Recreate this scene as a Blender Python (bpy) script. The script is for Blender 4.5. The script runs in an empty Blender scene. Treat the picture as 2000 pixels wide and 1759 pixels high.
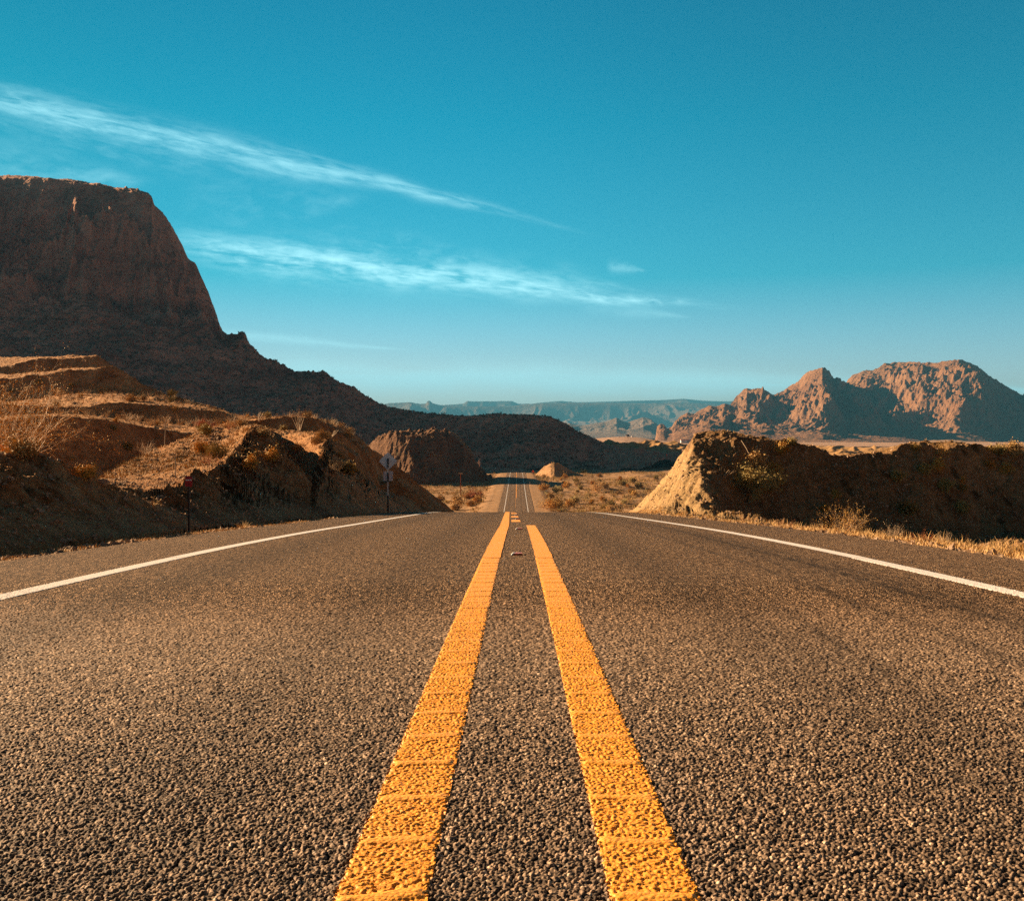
import bpy, math, random
import numpy as np
from mathutils import Vector, Matrix

SC = bpy.context.scene
COL = SC.collection
random.seed(7)
RNG = np.random.default_rng(11)
EYE = 0.8
SUN_AZ, SUN_EL = math.radians(-58.0), math.radians(20.0)   # azimuth from +Y, negative = to the left

# ------------------------------------------------------------------ camera
cam_d = bpy.data.cameras.new('camera')
cam = bpy.data.objects.new('camera', cam_d)
COL.objects.link(cam)
cam_d.sensor_width = 36.0
cam_d.lens = 36.0
cam_d.clip_start = 0.05
cam_d.clip_end = 200000.0
cam.location = (0, 0, EYE)
cam.rotation_euler = (math.radians(90 - 0.272), 0, math.radians(0.315))
SC.camera = cam

# ------------------------------------------------------------------ node helpers
class NT:
    def __init__(s, tree):
        s.t = tree; s.n = tree.nodes; s.l = tree.links
    def add(s, kind, **kw):
        nd = s.n.new(kind)
        for k, v in kw.items():
            setattr(nd, k, v)
        return nd
    def put(s, sock, v):
        if v is None: return
        if isinstance(v, bpy.types.NodeSocket): s.l.new(v, sock)
        else: sock.default_value = v
    def math(s, op, a, b=None, c=None, clamp=False):
        nd = s.add('ShaderNodeMath', operation=op, use_clamp=clamp)
        s.put(nd.inputs[0], a); s.put(nd.inputs[1], b); s.put(nd.inputs[2], c)
        return nd.outputs[0]
    def mix(s, f, a, b, mode='MIX'):
        nd = s.add('ShaderNodeMix', data_type='RGBA', blend_type=mode)
        s.put(nd.inputs[0], f)
        for i, v in ((6, a), (7, b)):
            if isinstance(v, tuple) and len(v) == 3: v = (*v, 1)
            s.put(nd.inputs[i], v)
        return nd.outputs[2]
    def noise(s, vec, scale, detail=4, rough=0.55, dist=0.0, dim='3D'):
        nd = s.add('ShaderNodeTexNoise', noise_dimensions=dim)
        s.put(nd.inputs['Vector'], vec)
        nd.inputs['Scale'].default_value = scale
        nd.inputs['Detail'].default_value = detail
        nd.inputs['Roughness'].default_value = rough
        nd.inputs['Distortion'].default_value = dist
        return nd.outputs[0]
    def voro(s, vec, scale, feature='F1', out=0):
        nd = s.add('ShaderNodeTexVoronoi', feature=feature)
        s.put(nd.inputs['Vector'], vec)
        nd.inputs['Scale'].default_value = scale
        return nd.outputs[out]
    def ramp(s, f, pts):
        nd = s.add('ShaderNodeValToRGB')
        e = nd.color_ramp.elements
        while len(e) > 1: e.remove(e[-1])
        for i, (p, c) in enumerate(pts):
            el = e[0] if i == 0 else e.new(p)
            el.position = p
            el.color = (*c, 1) if isinstance(c, tuple) else (c, c, c, 1)
        s.put(nd.inputs[0], f)
        return nd.outputs[0]
    def mapping(s, vec, scale=(1, 1, 1), rot=(0, 0, 0), loc=(0, 0, 0)):
        nd = s.add('ShaderNodeMapping')
        s.put(nd.inputs[0], vec)
        nd.inputs['Scale'].default_value = scale
        nd.inputs['Rotation'].default_value = rot
        nd.inputs['Location'].default_value = loc
        return nd.outputs[0]
    def smooth(s, x, a, b):
        nd = s.add('ShaderNodeMapRange', interpolation_type='SMOOTHSTEP')
        s.put(nd.inputs[0], x)
        nd.inputs[1].default_value = a; nd.inputs[2].default_value = b
        return nd.outputs[0]

# ------------------------------------------------------------------ world
def make_world():
    w = bpy.data.worlds.new("World")
    SC.world = w
    w.use_nodes = True
    t = NT(w.node_tree)
    for nd in list(t.n): t.n.remove(nd)
    out = t.add('ShaderNodeOutputWorld')
    bg = t.add('ShaderNodeBackground')
    bg.inputs[1].default_value = 0.050
    t.l.new(bg.outputs[0], out.inputs[0])
    sky = t.add('ShaderNodeTexSky', sky_type='NISHITA')
    sky.sun_disc = False
    sky.sun_elevation = SUN_EL
    sky.sun_rotation = SUN_AZ
    sky.altitude = 800
    sky.air_density = 1.0
    sky.dust_density = 0.6
    sky.ozone_density = 3.0
    tc = t.add('ShaderNodeTexCoord')
    sep = t.add('ShaderNodeSeparateXYZ')
    t.l.new(tc.outputs['Generated'], sep.inputs[0])
    x, y, z = sep.outputs
    # colour grade of the sky with elevation (teal)
    zz = t.math('MAXIMUM', z, 0.0)
    tint = t.ramp(zz, SKY_TINT)
    tint2 = t.mix(t.smooth(t.math('SUBTRACT', t.math('MULTIPLY', x, .848), t.math('MULTIPLY', y, .53)), 0.0, 0.65), tint, (0.42, 0.18, 0.13))   # rosy sky opposite the low sun
    col = t.mix(1.0, sky.outputs[0], tint2, 'MULTIPLY')
    col = t.mix(t.math('MULTIPLY', t.smooth(x, 0.05, -0.75), 0.42), col, (0.0, 0.0, 0.0))
    # cirrus: direction -> gnomonic coordinates round the road's heading
    yy = t.math('MAXIMUM', y, 0.02)
    a = t.math('DIVIDE', x, yy)
    e = t.math('DIVIDE', z, yy)
    comb = t.add('ShaderNodeCombineXYZ')
    t.l.new(a, comb.inputs[0]); t.l.new(e, comb.inputs[1])
    P = comb.outputs[0]
    front = t.smooth(y, 0.05, 0.2)
    total = None
    for (p0, p1, w0, bend, dens, nsx, nsy, seed, lo, hi) in CLOUDS:
        ax, ay = (p0[0] - 1011) / 2000, (870 - p0[1]) / 2000
        bx, by = (p1[0] - 1011) / 2000, (870 - p1[1]) / 2000
        L = math.hypot(bx - ax, by - ay); ang = math.atan2(by - ay, bx - ax)
        # POINT mapping: rotate(scale*v)+loc ; build u,v by rotating by -ang about a
        c, s_ = math.cos(-ang), math.sin(-ang)
        loc = (-(c * ax - s_ * ay), -(s_ * ax + c * ay), 0)
        q = t.mapping(P, rot=(0, 0, -ang), loc=loc)
        sq = t.add('ShaderNodeSeparateXYZ'); t.l.new(q, sq.inputs[0])
        u = t.math('DIVIDE', sq.outputs[0], L)
        # bend: v offset by parabola
        par = t.math('MULTIPLY', t.math('MULTIPLY', u, t.math('SUBTRACT', 1.0, u)), bend * 4)
        wob = t.noise(t.mapping(q, scale=(1, 1, 1), loc=(seed, seed * 2, 0)), 9, 3, 0.5)
        v = t.math('SUBTRACT', sq.outputs[1], par)
        v = t.math('ADD', v, t.math('MULTIPLY', t.math('SUBTRACT', wob, 0.5), w0 * 1.6))
        width = t.math('MULTIPLY', t.math('ADD', t.math('MULTIPLY', t.smooth(u, 1.02, 0.35), 0.8), 0.2), w0)
        v = t.math('DIVIDE', v, width)
        prof = t.math('POWER', 2.718, t.math('MULTIPLY', t.math('MULTIPLY', v, v), -1.0))
        ends = t.math('MULTIPLY', t.smooth(u, -0.12, 0.12), t.smooth(u, 1.06, 0.82))
        fib = t.noise(t.mapping(q, scale=(nsx, nsy, 1), rot=(0, 0, 0.12), loc=(seed * 3.1, seed, 0)), 1.0, 8, 0.62, 0.6)
        fib2 = t.noise(t.mapping(q, scale=(nsx * 4, nsy * 2.2, 1), rot=(0, 0, 0.45), loc=(seed, seed * 5, 0)), 1.0, 6, 0.6, 0.4)
        fb = t.math('ADD', t.math('MULTIPLY', fib, 0.52), t.math('MULTIPLY', fib2, 0.48))
        m = t.math('MULTIPLY', t.math('MULTIPLY', prof, ends), t.smooth(fb, lo, hi))
        m = t.math('MULTIPLY', m, dens)
        total = m if total is None else t.math('ADD', total, m)
    total = t.math('MULTIPLY', t.math('MINIMUM', total, 0.9), front)
    cc = t.mix(total, col, CLOUD_COL)
    t.l.new(cc, bg.inputs[0])
    return w

SKY_TINT = [(0.0, (1.40, 1.16, 1.10)), (0.06, (1.05, 1.02, 1.00)), (0.16, (0.12, 0.84, 0.79)),
            (0.30, (0.0, 0.76, 0.71)), (0.42, (0.0, 0.64, 0.63)), (0.55, (0.03, 0.11, 0.13)), (1.0, (0.07, 0.08, 0.09))]
CLOUD_COL = (4.2, 8.2, 9.0)
# p0, p1 (pixel directions), half width, bend, density, noise scales, seed, lo, hi
CLOUDS = [
    ((-60, 188), (1120, 448), 0.0120, 0.004, 0.48, 7, 75, 1.0, 0.34, 0.64),
    ((-60, 188), (700, 360), 0.0220, -0.006, 0.30, 9, 60, 4.0, 0.40, 0.78),
    ((380, 478), (1420, 602), 0.0135, -0.004, 0.78, 9, 70, 2.0, 0.36, 0.64),
    ((520, 500), (1000, 520), 0.0260, 0.0, 0.42, 12, 48, 7.0, 0.42, 0.78),
    ((900, 520), (1300, 585), 0.0140, 0.0, 0.35, 8, 40, 9.0, 0.38, 0.68),
    ((380, 405), (720, 395), 0.0260, 0.0, 0.16, 9, 30, 3.0, 0.42, 0.72),
    ((1190, 520), (1262, 530), 0.0050, 0.0, 0.26, 20, 60, 5.0, 0.30, 0.60),
    ((1150, 600), (1350, 620), 0.0060, 0.0, 0.22, 8, 40, 6.0, 0.30, 0.62),
    ((420, 650), (800, 684), 0.0040, 0.0, 0.35, 6, 80, 8.0, 0.25, 0.55),
    ((-100, 315), (300, 352), 0.0200, 0.0, 0.24, 6, 30, 12.0, 0.36, 0.66),
    ((450, 728), (2300, 775), 0.0120, 0.002, 0.60, 3, 40, 14.0, 0.15, 0.50),
    ((560, 760), (1500, 772), 0.0100, 0.0, 0.22, 3, 40, 15.0, 0.20, 0.55),
]
make_world()

# ------------------------------------------------------------------ sun
sl = bpy.data.lights.new('sun', 'SUN')
sl.energy = 5.0
sl.angle = math.radians(0.5)
sl.color = (1.0, 0.69, 0.40)
so = bpy.data.objects.new('sun', sl)
COL.objects.link(so)
sd = Vector((math.sin(SUN_AZ) * math.cos(SUN_EL), math.cos(SUN_AZ) * math.cos(SUN_EL), math.sin(SUN_EL)))
so.rotation_euler = sd.to_track_quat('Z', 'Y').to_euler()
so.location = (-20, 20, 30)

SC.view_settings.view_transform = 'Standard'
SC.view_settings.look = 'None'
SC.view_settings.exposure = 1.70
SC.view_settings.gamma = 1.0
SC.cycles.max_bounces = 5
SC.cycles.use_denoising = False
SC.cycles.volume_bounces = 0
SC.cycles.transparent_max_bounces = 8

# ------------------------------------------------------------------ object helpers
def new_mesh(name, V, F, mats, parent=None, smooth=True, kind=None, label=None, cat=None, group=None):
    V = np.asarray(V, dtype=np.float32)
    F = np.asarray(F, dtype=np.int32)
    me = bpy.data.meshes.new(name)
    k = F.shape[1]
    me.vertices.add(len(V)); me.vertices.foreach_set('co', V.ravel())
    me.loops.add(F.size); me.loops.foreach_set('vertex_index', F.ravel())
    me.polygons.add(len(F))
    me.polygons.foreach_set('loop_start', np.arange(0, F.size, k, dtype=np.int32))
    me.polygons.foreach_set('loop_total', np.full(len(F), k, dtype=np.int32))
    me.polygons.foreach_set('use_smooth', np.full(len(F), smooth, dtype=bool))
    me.update(calc_edges=True)
    for m in (mats if isinstance(mats, (list, tuple)) else [mats]): me.materials.append(m)
    o = bpy.data.objects.new(name, me)
    COL.objects.link(o)
    if parent: o.parent = parent
    tag(o, label, cat, group, kind)
    return o

def tag(o, label=None, cat=None, group=None, kind=None):
    if label: o['label'] = label
    if cat: o['category'] = cat
    if group: o['group'] = group
    if kind: o['kind'] = kind
    return o

def empty(name, loc, label, cat, group=None, rz=0.0):
    o = bpy.data.objects.new(name, None)
    o.empty_display_size = 0.2
    o.location = loc; o.rotation_euler = (0, 0, rz)
    COL.objects.link(o)
    return tag(o, label, cat, group)

def grid_faces(nr, nc):
    i = np.arange(nr - 1)[:, None] * nc + np.arange(nc - 1)[None, :]
    i = i.ravel()
    return np.stack([i, i + 1, i + nc + 1, i + nc], 1)

# ------------------------------------------------------------------ numpy noise
_perm = np.random.default_rng(3).permutation(4096).astype(np.int64)
_gr = np.random.default_rng(5).random((4096,)) * 2 * np.pi
_gx, _gy = np.cos(_gr), np.sin(_gr)
def _h(ix, iy): return _perm[(_perm[ix & 4095] + iy) & 4095]
def perlin(x, y):
    x = np.asarray(x, dtype=np.float64); y = np.asarray(y, dtype=np.float64)
    ix = np.floor(x).astype(np.int64); iy = np.floor(y).astype(np.int64)
    fx = x - ix; fy = y - iy
    u = fx * fx * fx * (fx * (fx * 6 - 15) + 10); v = fy * fy * fy * (fy * (fy * 6 - 15) + 10)
    def g(a, b, dx, dy):
        k = _h(a, b); return _gx[k] * dx + _gy[k] * dy
    n00 = g(ix, iy, fx, fy); n10 = g(ix + 1, iy, fx - 1, fy)
    n01 = g(ix, iy + 1, fx, fy - 1); n11 = g(ix + 1, iy + 1, fx - 1, fy - 1)
    a = n00 + u * (n10 - n00); b = n01 + u * (n11 - n01)
    return (a + v * (b - a)) * 1.5
def fbm(x, y, wl, oct=5, gain=0.5, seed=0.0):
    r = 0; a = 1.0; f = 1.0 / wl
    for i in range(oct):
        r = r + a * perlin(x * f + seed + i * 17.3, y * f - seed + i * 9.1)
        a *= gain; f *= 2.03
    return r
def ridged(x, y, wl, oct=5, gain=0.5, seed=0.0):
    r = 0; a = 1.0; f = 1.0 / wl; w = 1.0
    for i in range(oct):
        n = 1 - np.abs(perlin(x * f + seed + i * 7.7, y * f - seed + i * 5.3)) * 1.6
        n = np.clip(n, 0, 1) ** 2
        r = r + a * n * w
        w = np.clip(n * 1.6, 0, 1)
        a *= gain; f *= 2.1
    return r - 0.6
def sstep(x, a, b):
    t = np.clip((x - a) / (b - a), 0, 1); return t * t * (3 - 2 * t)

# ------------------------------------------------------------------ the road's line and level
_K = [(-60, .02), (0, .026), (5, .027), (12, .043), (18, .052), (36, .053), (47, .0640), (60, .085), (85, .105), (150, .100), (210, .050),
      (240, .0), (283, -.008), (400, -.0125), (520, -.0135), (550, -.004), (575, .01), (650, .03), (800, .02), (1200, 0.0)]
_D = np.arange(-60, 1200, .25)
_S = np.interp(_D, [k[0] for k in _K], [k[1] for k in _K])
_Z = -np.concatenate([[0], np.cumsum((_S[1:] + _S[:-1]) / 2 * .25)])
_Z -= np.interp(0, _D, _Z)
def zr(y): return np.interp(y, _D, _Z)
def xc(y): return np.interp(y, [0, 20, 47, 297, 560, 700], [0, 0, -.20, -.43, -.7, -.7])
def hw(y): return np.interp(y, [0, 20, 300], [4.72, 4.85, 5.1])
def Wx(px, d): return (px - 1011) / 2000.0 * d
def Wz(py, d): return EYE - (py - 870) / 2000.0 * d
def at(px, py, d): return Vector((Wx(px, d), d, Wz(py, d)))

# ------------------------------------------------------------------ stone texture of the chip seal (real relief)
def stones(x, y, s=0.0082, seed=0):
    """height 0..1 of packed chips and a random value per chip"""
    gx = x / s; gy = y / s
    ix = np.floor(gx).astype(np.int64); iy = np.floor(gy).astype(np.int64)
    best = np.full(x.shape, 9.0); rid = np.zeros(x.shape)
    for dx in (-1, 0, 1):
        for dy in (-1, 0, 1):
            k = _h(ix + dx + seed, iy + dy)
            k2 = _h(k, ix + dx)
            cx = ix + dx + 0.5 + 0.42 * _gx[k]; cy = iy + dy + 0.5 + 0.42 * _gy[k]
            r = 0.60 + 0.26 * (k2 % 101) / 101.0
            d = np.hypot(gx - cx, gy - cy) / r
            m = d < best
            best = np.where(m, d, best); rid = np.where(m, (k2 % 997) / 997.0, rid)
    h = np.sqrt(np.clip(1 - best * best, 0, 1)) * (0.45 + 0.55 * rid)
    return h, (rid * 7.13) % 1.0
NEAR_END = 10.0
def stone_amp(y): return 0.0112 * (1 - sstep(y, 4.8, 9.0)) * sstep(y, 1.0, 1.2)

# ------------------------------------------------------------------ materials
def mat(name):
    m = bpy.data.materials.new(name); m.use_nodes = True
    t = NT(m.node_tree)
    b = m.node_tree.nodes['Principled BSDF']
    b.inputs['Roughness'].default_value = 0.9
    b.inputs['Specular IOR Level'].default_value = 0.2
    return m, t, b
def obj_co(t):
    tc = t.add('ShaderNodeTexCoord'); return tc.outputs['Object']
def bump(t, h, strength, dist, prev=None):
    nd = t.add('ShaderNodeBump')
    nd.inputs['Strength'].default_value = strength
    nd.inputs['Distance'].default_value = dist
    t.put(nd.inputs['Height'], h)
    if prev is not None: t.l.new(prev, nd.inputs['Normal'])
    return nd.outputs[0]
def simple(name, col, rough=0.7, metal=0.0, var=0.15, scale=6.0, spec=0.3):
    m, t, b = mat(name)
    n = t.noise(obj_co(t), scale, 5, 0.6)
    lo = tuple(c * (1 - var) for c in col); hi = tuple(min(1, c * (1 + var)) for c in col)
    t.put(b.inputs['Base Color'], t.mix(n, lo, hi))
    b.inputs['Roughness'].default_value = rough
    b.inputs['Metallic'].default_value = metal
    b.inputs['Specular IOR Level'].default_value = spec
    return m

def road_mat():
    m, t, b = mat('chip_seal')
    co = obj_co(t)
    sep = t.add('ShaderNodeSeparateXYZ'); t.l.new(co, sep.inputs[0])
    X, Y = sep.outputs[0], sep.outputs[1]
    ah = t.add('ShaderNodeAttribute', attribute_name='chip_height')
    ac = t.add('ShaderNodeAttribute', attribute_name='chip_tone')
    an = t.add('ShaderNodeAttribute', attribute_name='chip_near')
    vd = t.add('ShaderNodeTexVoronoi'); vd.inputs['Scale'].default_value = 120.0
    flat = t.mapping(co, scale=(1, 1, 0)); t.l.new(flat, vd.inputs['Vector'])
    vsep = t.add('ShaderNodeSeparateColor'); t.l.new(vd.outputs['Color'], vsep.inputs[0])
    hv = t.math('SUBTRACT', 1.0, t.math('MULTIPLY', vd.outputs['Distance'], 1.35), clamp=True)
    hv = t.math('MULTIPLY', hv, t.math('ADD', 0.5, t.math('MULTIPLY', vsep.outputs[1], 0.5)))
    h = t.math('ADD', t.math('MULTIPLY', ah.outputs['Fac'], an.outputs['Fac']),
               t.math('MULTIPLY', hv, t.math('SUBTRACT', 1.0, an.outputs['Fac'])))
    tone = t.math('ADD', t.math('MULTIPLY', ac.outputs['Fac'], an.outputs['Fac']),
                  t.math('MULTIPLY', vsep.outputs[0], t.math('SUBTRACT', 1.0, an.outputs['Fac'])))
    stone = t.ramp(tone, [(0.0, (0.06, 0.038, 0.026)), (0.22, (0.155, 0.104, 0.069)), (0.5, (0.29, 0.196, 0.130)),
                          (0.78, (0.44, 0.300, 0.20)), (0.93, (0.60, 0.43, 0.29)), (1.0, (0.76, 0.62, 0.46))])
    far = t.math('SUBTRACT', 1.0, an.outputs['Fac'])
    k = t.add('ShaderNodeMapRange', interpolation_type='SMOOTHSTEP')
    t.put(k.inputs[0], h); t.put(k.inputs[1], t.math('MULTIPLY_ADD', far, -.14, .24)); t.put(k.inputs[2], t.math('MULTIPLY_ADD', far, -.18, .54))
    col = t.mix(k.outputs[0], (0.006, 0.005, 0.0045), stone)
    col = t.mix(far, col, t.mix(1.0, col, (1.42, 1.28, 1.12), 'MULTIPLY'))  # far chips brightened in colour, since their bump catches less sun
    # grain at several sizes: patches where more binder shows
    g1 = t.noise(t.mapping(co, scale=(1, .35, 0)), 42, 4, 0.75)
    g2 = t.noise(flat, 6, 4, 0.65)
    g3 = t.noise(t.mapping(co, scale=(1, .25, 0)), 0.5, 4, 0.6)
    g = t.math('ADD', t.math('MULTIPLY', t.smooth(g1, .3, .7), 0.8), t.math('ADD', t.math('MULTIPLY', g2, 0.45), t.math('MULTIPLY', g3, 0.35)))
    g4 = t.noise(t.mapping(co, scale=(1, .07, 0)), 55, 3, 0.8)
    g = t.math('ADD', g, t.math('MULTIPLY', t.math('SUBTRACT', t.smooth(g4, .34, .66), .5), t.math('MULTIPLY_ADD', an.outputs['Fac'], -.75, 1.0)))
    g = t.math('MAXIMUM', t.math('ADD', g, 0.02), .12)
    gc = t.add('ShaderNodeCombineColor')
    for i in range(3): t.l.new(g, gc.inputs[i])
    col = t.mix(1.0, col, gc.outputs[0], 'MULTIPLY')
    # wheel paths, polished darker strips, and curved tyre marks
    wob = t.math('MULTIPLY', t.math('SUBTRACT', t.noise(t.mapping(co, scale=(0, .06, 0)), 1, 2), 0.5), 0.7)
    xx = t.math('ADD', X, wob)
    marks = None
    for cx, w, s in ((-2.55, .32, .30), (-0.95, .32, .24), (1.15, .30, .30), (2.6, .32, .30), (2.05, .05, .35)):
        dd = t.math('DIVIDE', t.math('SUBTRACT', xx, cx), w)
        g = t.math('MULTIPLY', t.math('POWER', 2.718, t.math('MULTIPLY', t.math('MULTIPLY', dd, dd), -1.0)), s)
        marks = g if marks is None else t.math('ADD', marks, g)
    for a, bb, c, w, s, y0, y1 in ((2.62, -.012, .0009, .045, .5, 3.8, 26), (2.80, -.012, .0009, .03, .35, 3.8, 20), (1.15, .16, -.004, .03, .4, 4.5, 14), (1.2, .05, .0, .05, .4, 2.6, 9)):
        pth = t.math('ADD', a, t.math('ADD', t.math('MULTIPLY', Y, bb), t.math('MULTIPLY', t.math('MULTIPLY', Y, Y), c)))
        dd = t.math('DIVIDE', t.math('SUBTRACT', xx, pth), w)
        g = t.math('MULTIPLY', t.math('POWER', 2.718, t.math('MULTIPLY', t.math('MULTIPLY', dd, dd), -1.0)), s)
        g = t.math('MULTIPLY', g, t.math('MULTIPLY', t.smooth(Y, y0, y0 + 1.5), t.smooth(Y, y1, y1 - 5)))
        g = t.math('MULTIPLY', g, t.smooth(t.noise(flat, 3.0, 3, .6), .3, .6))
        marks = t.math('ADD', marks, g)
    col = t.mix(t.math('MINIMUM', marks, .75), col, (0.022, 0.018, 0.015))
    t.put(b.inputs['Base Color'], col)
    b.inputs['Roughness'].default_value = 0.85
    t.put(b.inputs['Specular IOR Level'], t.math('MULTIPLY_ADD', an.outputs['Fac'], .20, .05))
    hb = t.math('MULTIPLY', h, t.math('SUBTRACT', 1.0, an.outputs['Fac']))
    n1 = bump(t, t.math('ADD', hb, t.math('MULTIPLY', g1, 0.6)), 0.9, 0.007)
    n2 = bump(t, t.noise(flat, 700, 2, .6), 0.35, 0.0006, n1)
    t.l.new(n2, b.inputs['Normal'])
    return m

def paint_mat(name, c_hi, c_lo, binder=(0.05, 0.035, 0.02), wear=0.30):
    m, t, b = mat(name)
    co = obj_co(t); flat = t.mapping(co, scale=(1, 1, 0))
    n = t.noise(flat, 60, 4, .7); n2 = t.noise(flat, 6, 3, .6)
    col = t.mix(n, c_lo, c_hi)
    col = t.mix(t.math('MULTIPLY', t.smooth(n2, .45, .8), .35), col, c_lo)
    v = t.voro(flat, 105)
    col = t.mix(t.math('MULTIPLY', t.smooth(v, .50, .85), wear), col, binder)
    t.put(b.inputs['Base Color'], col)
    b.inputs['Roughness'].default_value = 0.55
    b.inputs['Specular IOR Level'].default_value = 0.35
    h = t.math('SUBTRACT', 1.0, v)
    t.l.new(bump(t, t.math('ADD', h, t.math('MULTIPLY', n, .6)), 0.55, 0.004), b.inputs['Normal'])
    return m

def soil_mat(name, base, dark, light, s=1.0, pebble=None, strata=0.0, veg=None, bumpd=0.1, rock=0.5, streak=0.0, pale=None):
    """s = size in metres of the main mottling"""
    m, t, b = mat(name)
    co = obj_co(t)
    n1 = t.noise(co, 0.35 / s, 6, .62)
    n2 = t.noise(co, 2.2 / s, 6, .65)
    n3 = t.noise(co, 11.0 / s, 5, .7)
    f = t.math('ADD', t.math('MULTIPLY', n1, .45), t.math('ADD', t.math('MULTIPLY', n2, .35), t.math('MULTIPLY', n3, .35)))
    col = t.ramp(f, [(0.40, dark), (0.56, base), (0.74, light)])
    if strata:
        sz = t.noise(t.mapping(co, scale=(.08 / s, .08 / s, 1.6 / s)), 1.0, 5, .6, .3)
        col = t.mix(t.math('MULTIPLY', t.smooth(sz, .42, .66), strata), col, light)
        col = t.mix(t.math('MULTIPLY', t.smooth(sz, .46, .30), strata), col, dark)
    if streak:  # light and dark upright streaks: cliff relief shading put in the colour
        sv = t.noise(t.mapping(co, scale=(1.6 / s, 1.0 / s, .16 / s)), 1.0, 6, .65, .5)
        col = t.mix(t.math('MULTIPLY', t.smooth(sv, .52, .70), streak), col, light)
        col = t.mix(t.math('MULTIPLY', t.smooth(sv, .46, .30), streak), col, dark)
    if pale:   # paler nearer the road: the nose's sunlit brightness put in the colour
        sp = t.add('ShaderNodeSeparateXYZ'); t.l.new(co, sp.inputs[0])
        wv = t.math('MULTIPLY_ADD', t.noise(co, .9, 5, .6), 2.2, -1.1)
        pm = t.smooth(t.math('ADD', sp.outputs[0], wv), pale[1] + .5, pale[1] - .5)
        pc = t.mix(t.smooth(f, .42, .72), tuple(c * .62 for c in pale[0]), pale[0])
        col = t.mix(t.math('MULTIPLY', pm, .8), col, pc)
    if pebble:
        v = t.add('ShaderNodeTexVoronoi'); v.inputs['Scale'].default_value = 9.0 / s
        t.l.new(co, v.inputs['Vector'])
        vs = t.add('ShaderNodeSeparateColor'); t.l.new(v.outputs['Color'], vs.inputs[0])
        mk = t.math('MULTIPLY', t.smooth(v.outputs['Distance'], .36, .22), t.smooth(vs.outputs[0], .62, .70))
        col = t.mix(t.math('MULTIPLY', mk, .8), col, pebble)
        mk2 = t.math('MULTIPLY', t.smooth(v.outputs['Distance'], .36, .22), t.smooth(vs.outputs[1], .75, .80))
        col = t.mix(t.math('MULTIPLY', mk2, .6), col, dark)
    if veg:
        vv = t.add('ShaderNodeTexVoronoi'); vv.inputs['Scale'].default_value = 1.0 / veg[1]
        t.l.new(t.mapping(co, scale=(1, 1, .6)), vv.inputs['Vector'])
        vs = t.add('ShaderNodeSeparateColor'); t.l.new(vv.outputs['Color'], vs.inputs[0])
        dn = t.noise(co, .12 / veg[1], 4, .6)
        mk = t.math('MULTIPLY', t.smooth(t.math('ADD', vv.outputs['Distance'], t.math('MULTIPLY', n3, .3)), .55, .32),
                    t.math('MULTIPLY', t.smooth(vs.outputs[0], .35, .5), t.smooth(dn, .38, .55)))
        col = t.mix(t.math('MULTIPLY', mk, veg[2]), col, veg[0])
    t.put(b.inputs['Base Color'], col)
    b.inputs['Roughness'].default_value = 0.95
    b.inputs['Specular IOR Level'].default_value = 0.1
    hh = t.math('ADD', t.math('MULTIPLY', n2, 1.0), t.math('MULTIPLY', n3, rock))
    nn = bump(t, hh, 0.8, bumpd * s)
    vr = t.voro(co, 5.0 / s)
    nn = bump(t, vr, 0.5, bumpd * .45 * s, nn)
    nn = bump(t, t.noise(co, 45 / s, 3, .7), 0.6, bumpd * .2 * s, nn)
    t.l.new(nn, b.inputs['Normal'])
    return m

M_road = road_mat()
M_yellow = paint_mat('yellow_paint', (0.98, 0.445, 0.055), (0.82, 0.29, 0.018), binder=(.34, .12, .012), wear=.2)
M_white = paint_mat('white_paint', (0.88, 0.82, 0.78), (0.70, 0.63, 0.58), binder=(.18, .14, .11))
M_ground = soil_mat('desert_ground', (0.331, 0.184, 0.087), (0.156, 0.092, 0.046), (0.460, 0.285, 0.147), 1.0, pebble=(.55, .40, .27),
                    veg=((.12, .085, .03), 1.6, .7), bumpd=.10)
M_bank = soil_mat('cut_bank_soil', (0.20, 0.095, 0.045), (0.085, 0.042, 0.022), (0.33, 0.17, 0.08), .7, pebble=(.42, .30, .2), bumpd=.16, rock=.7)
M_sand = soil_mat('pale_cut_soil', (0.42, 0.235, 0.09), (0.20, 0.10, 0.04), (0.55, 0.34, 0.15), .6, pebble=(.6, .45, .3), bumpd=.16, rock=.7)
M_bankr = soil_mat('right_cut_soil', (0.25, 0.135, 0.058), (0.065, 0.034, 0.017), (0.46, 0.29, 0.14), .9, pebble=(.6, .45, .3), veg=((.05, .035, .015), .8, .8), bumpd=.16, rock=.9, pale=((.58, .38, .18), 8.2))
M_hillside = soil_mat('gravelly_hillside_soil', (0.40, 0.186, 0.070), (0.10, 0.043, 0.019), (0.68, 0.41, 0.20), .9, pebble=(.68, .46, .28), veg=((.06, .035, .015), .7, .40), bumpd=.17, rock=.9)
M_mount = soil_mat('mountain_rock', (0.50, 0.232, 0.148), (0.17, 0.075, 0.050), (0.80, 0.43, 0.29), 24.0, strata=.35,
                   veg=((.10, .062, .040), 7.0, .55), bumpd=.15, rock=.8, streak=.55)
M_far = soil_mat('far_mountain_rock', (0.252, 0.122, 0.059), (0.140, 0.066, 0.035), (0.329, 0.182, 0.098), 70.0, strata=.2,
                 veg=((.13, .09, .055), 22.0, .4), bumpd=.13, rock=.9)
M_mesa = soil_mat('mesa_rock', (0.176, 0.120, 0.088), (0.104, 0.072, 0.056), (0.256, 0.176, 0.128), 420.0, strata=.4, bumpd=.12)
M_rocky = soil_mat('rocky_hill_soil', (0.162, 0.081, 0.043), (0.067, 0.034, 0.021), (0.323, 0.180, 0.095), 3.0, pebble=(.42, .26, .16), bumpd=.2, rock=1.0)

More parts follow.
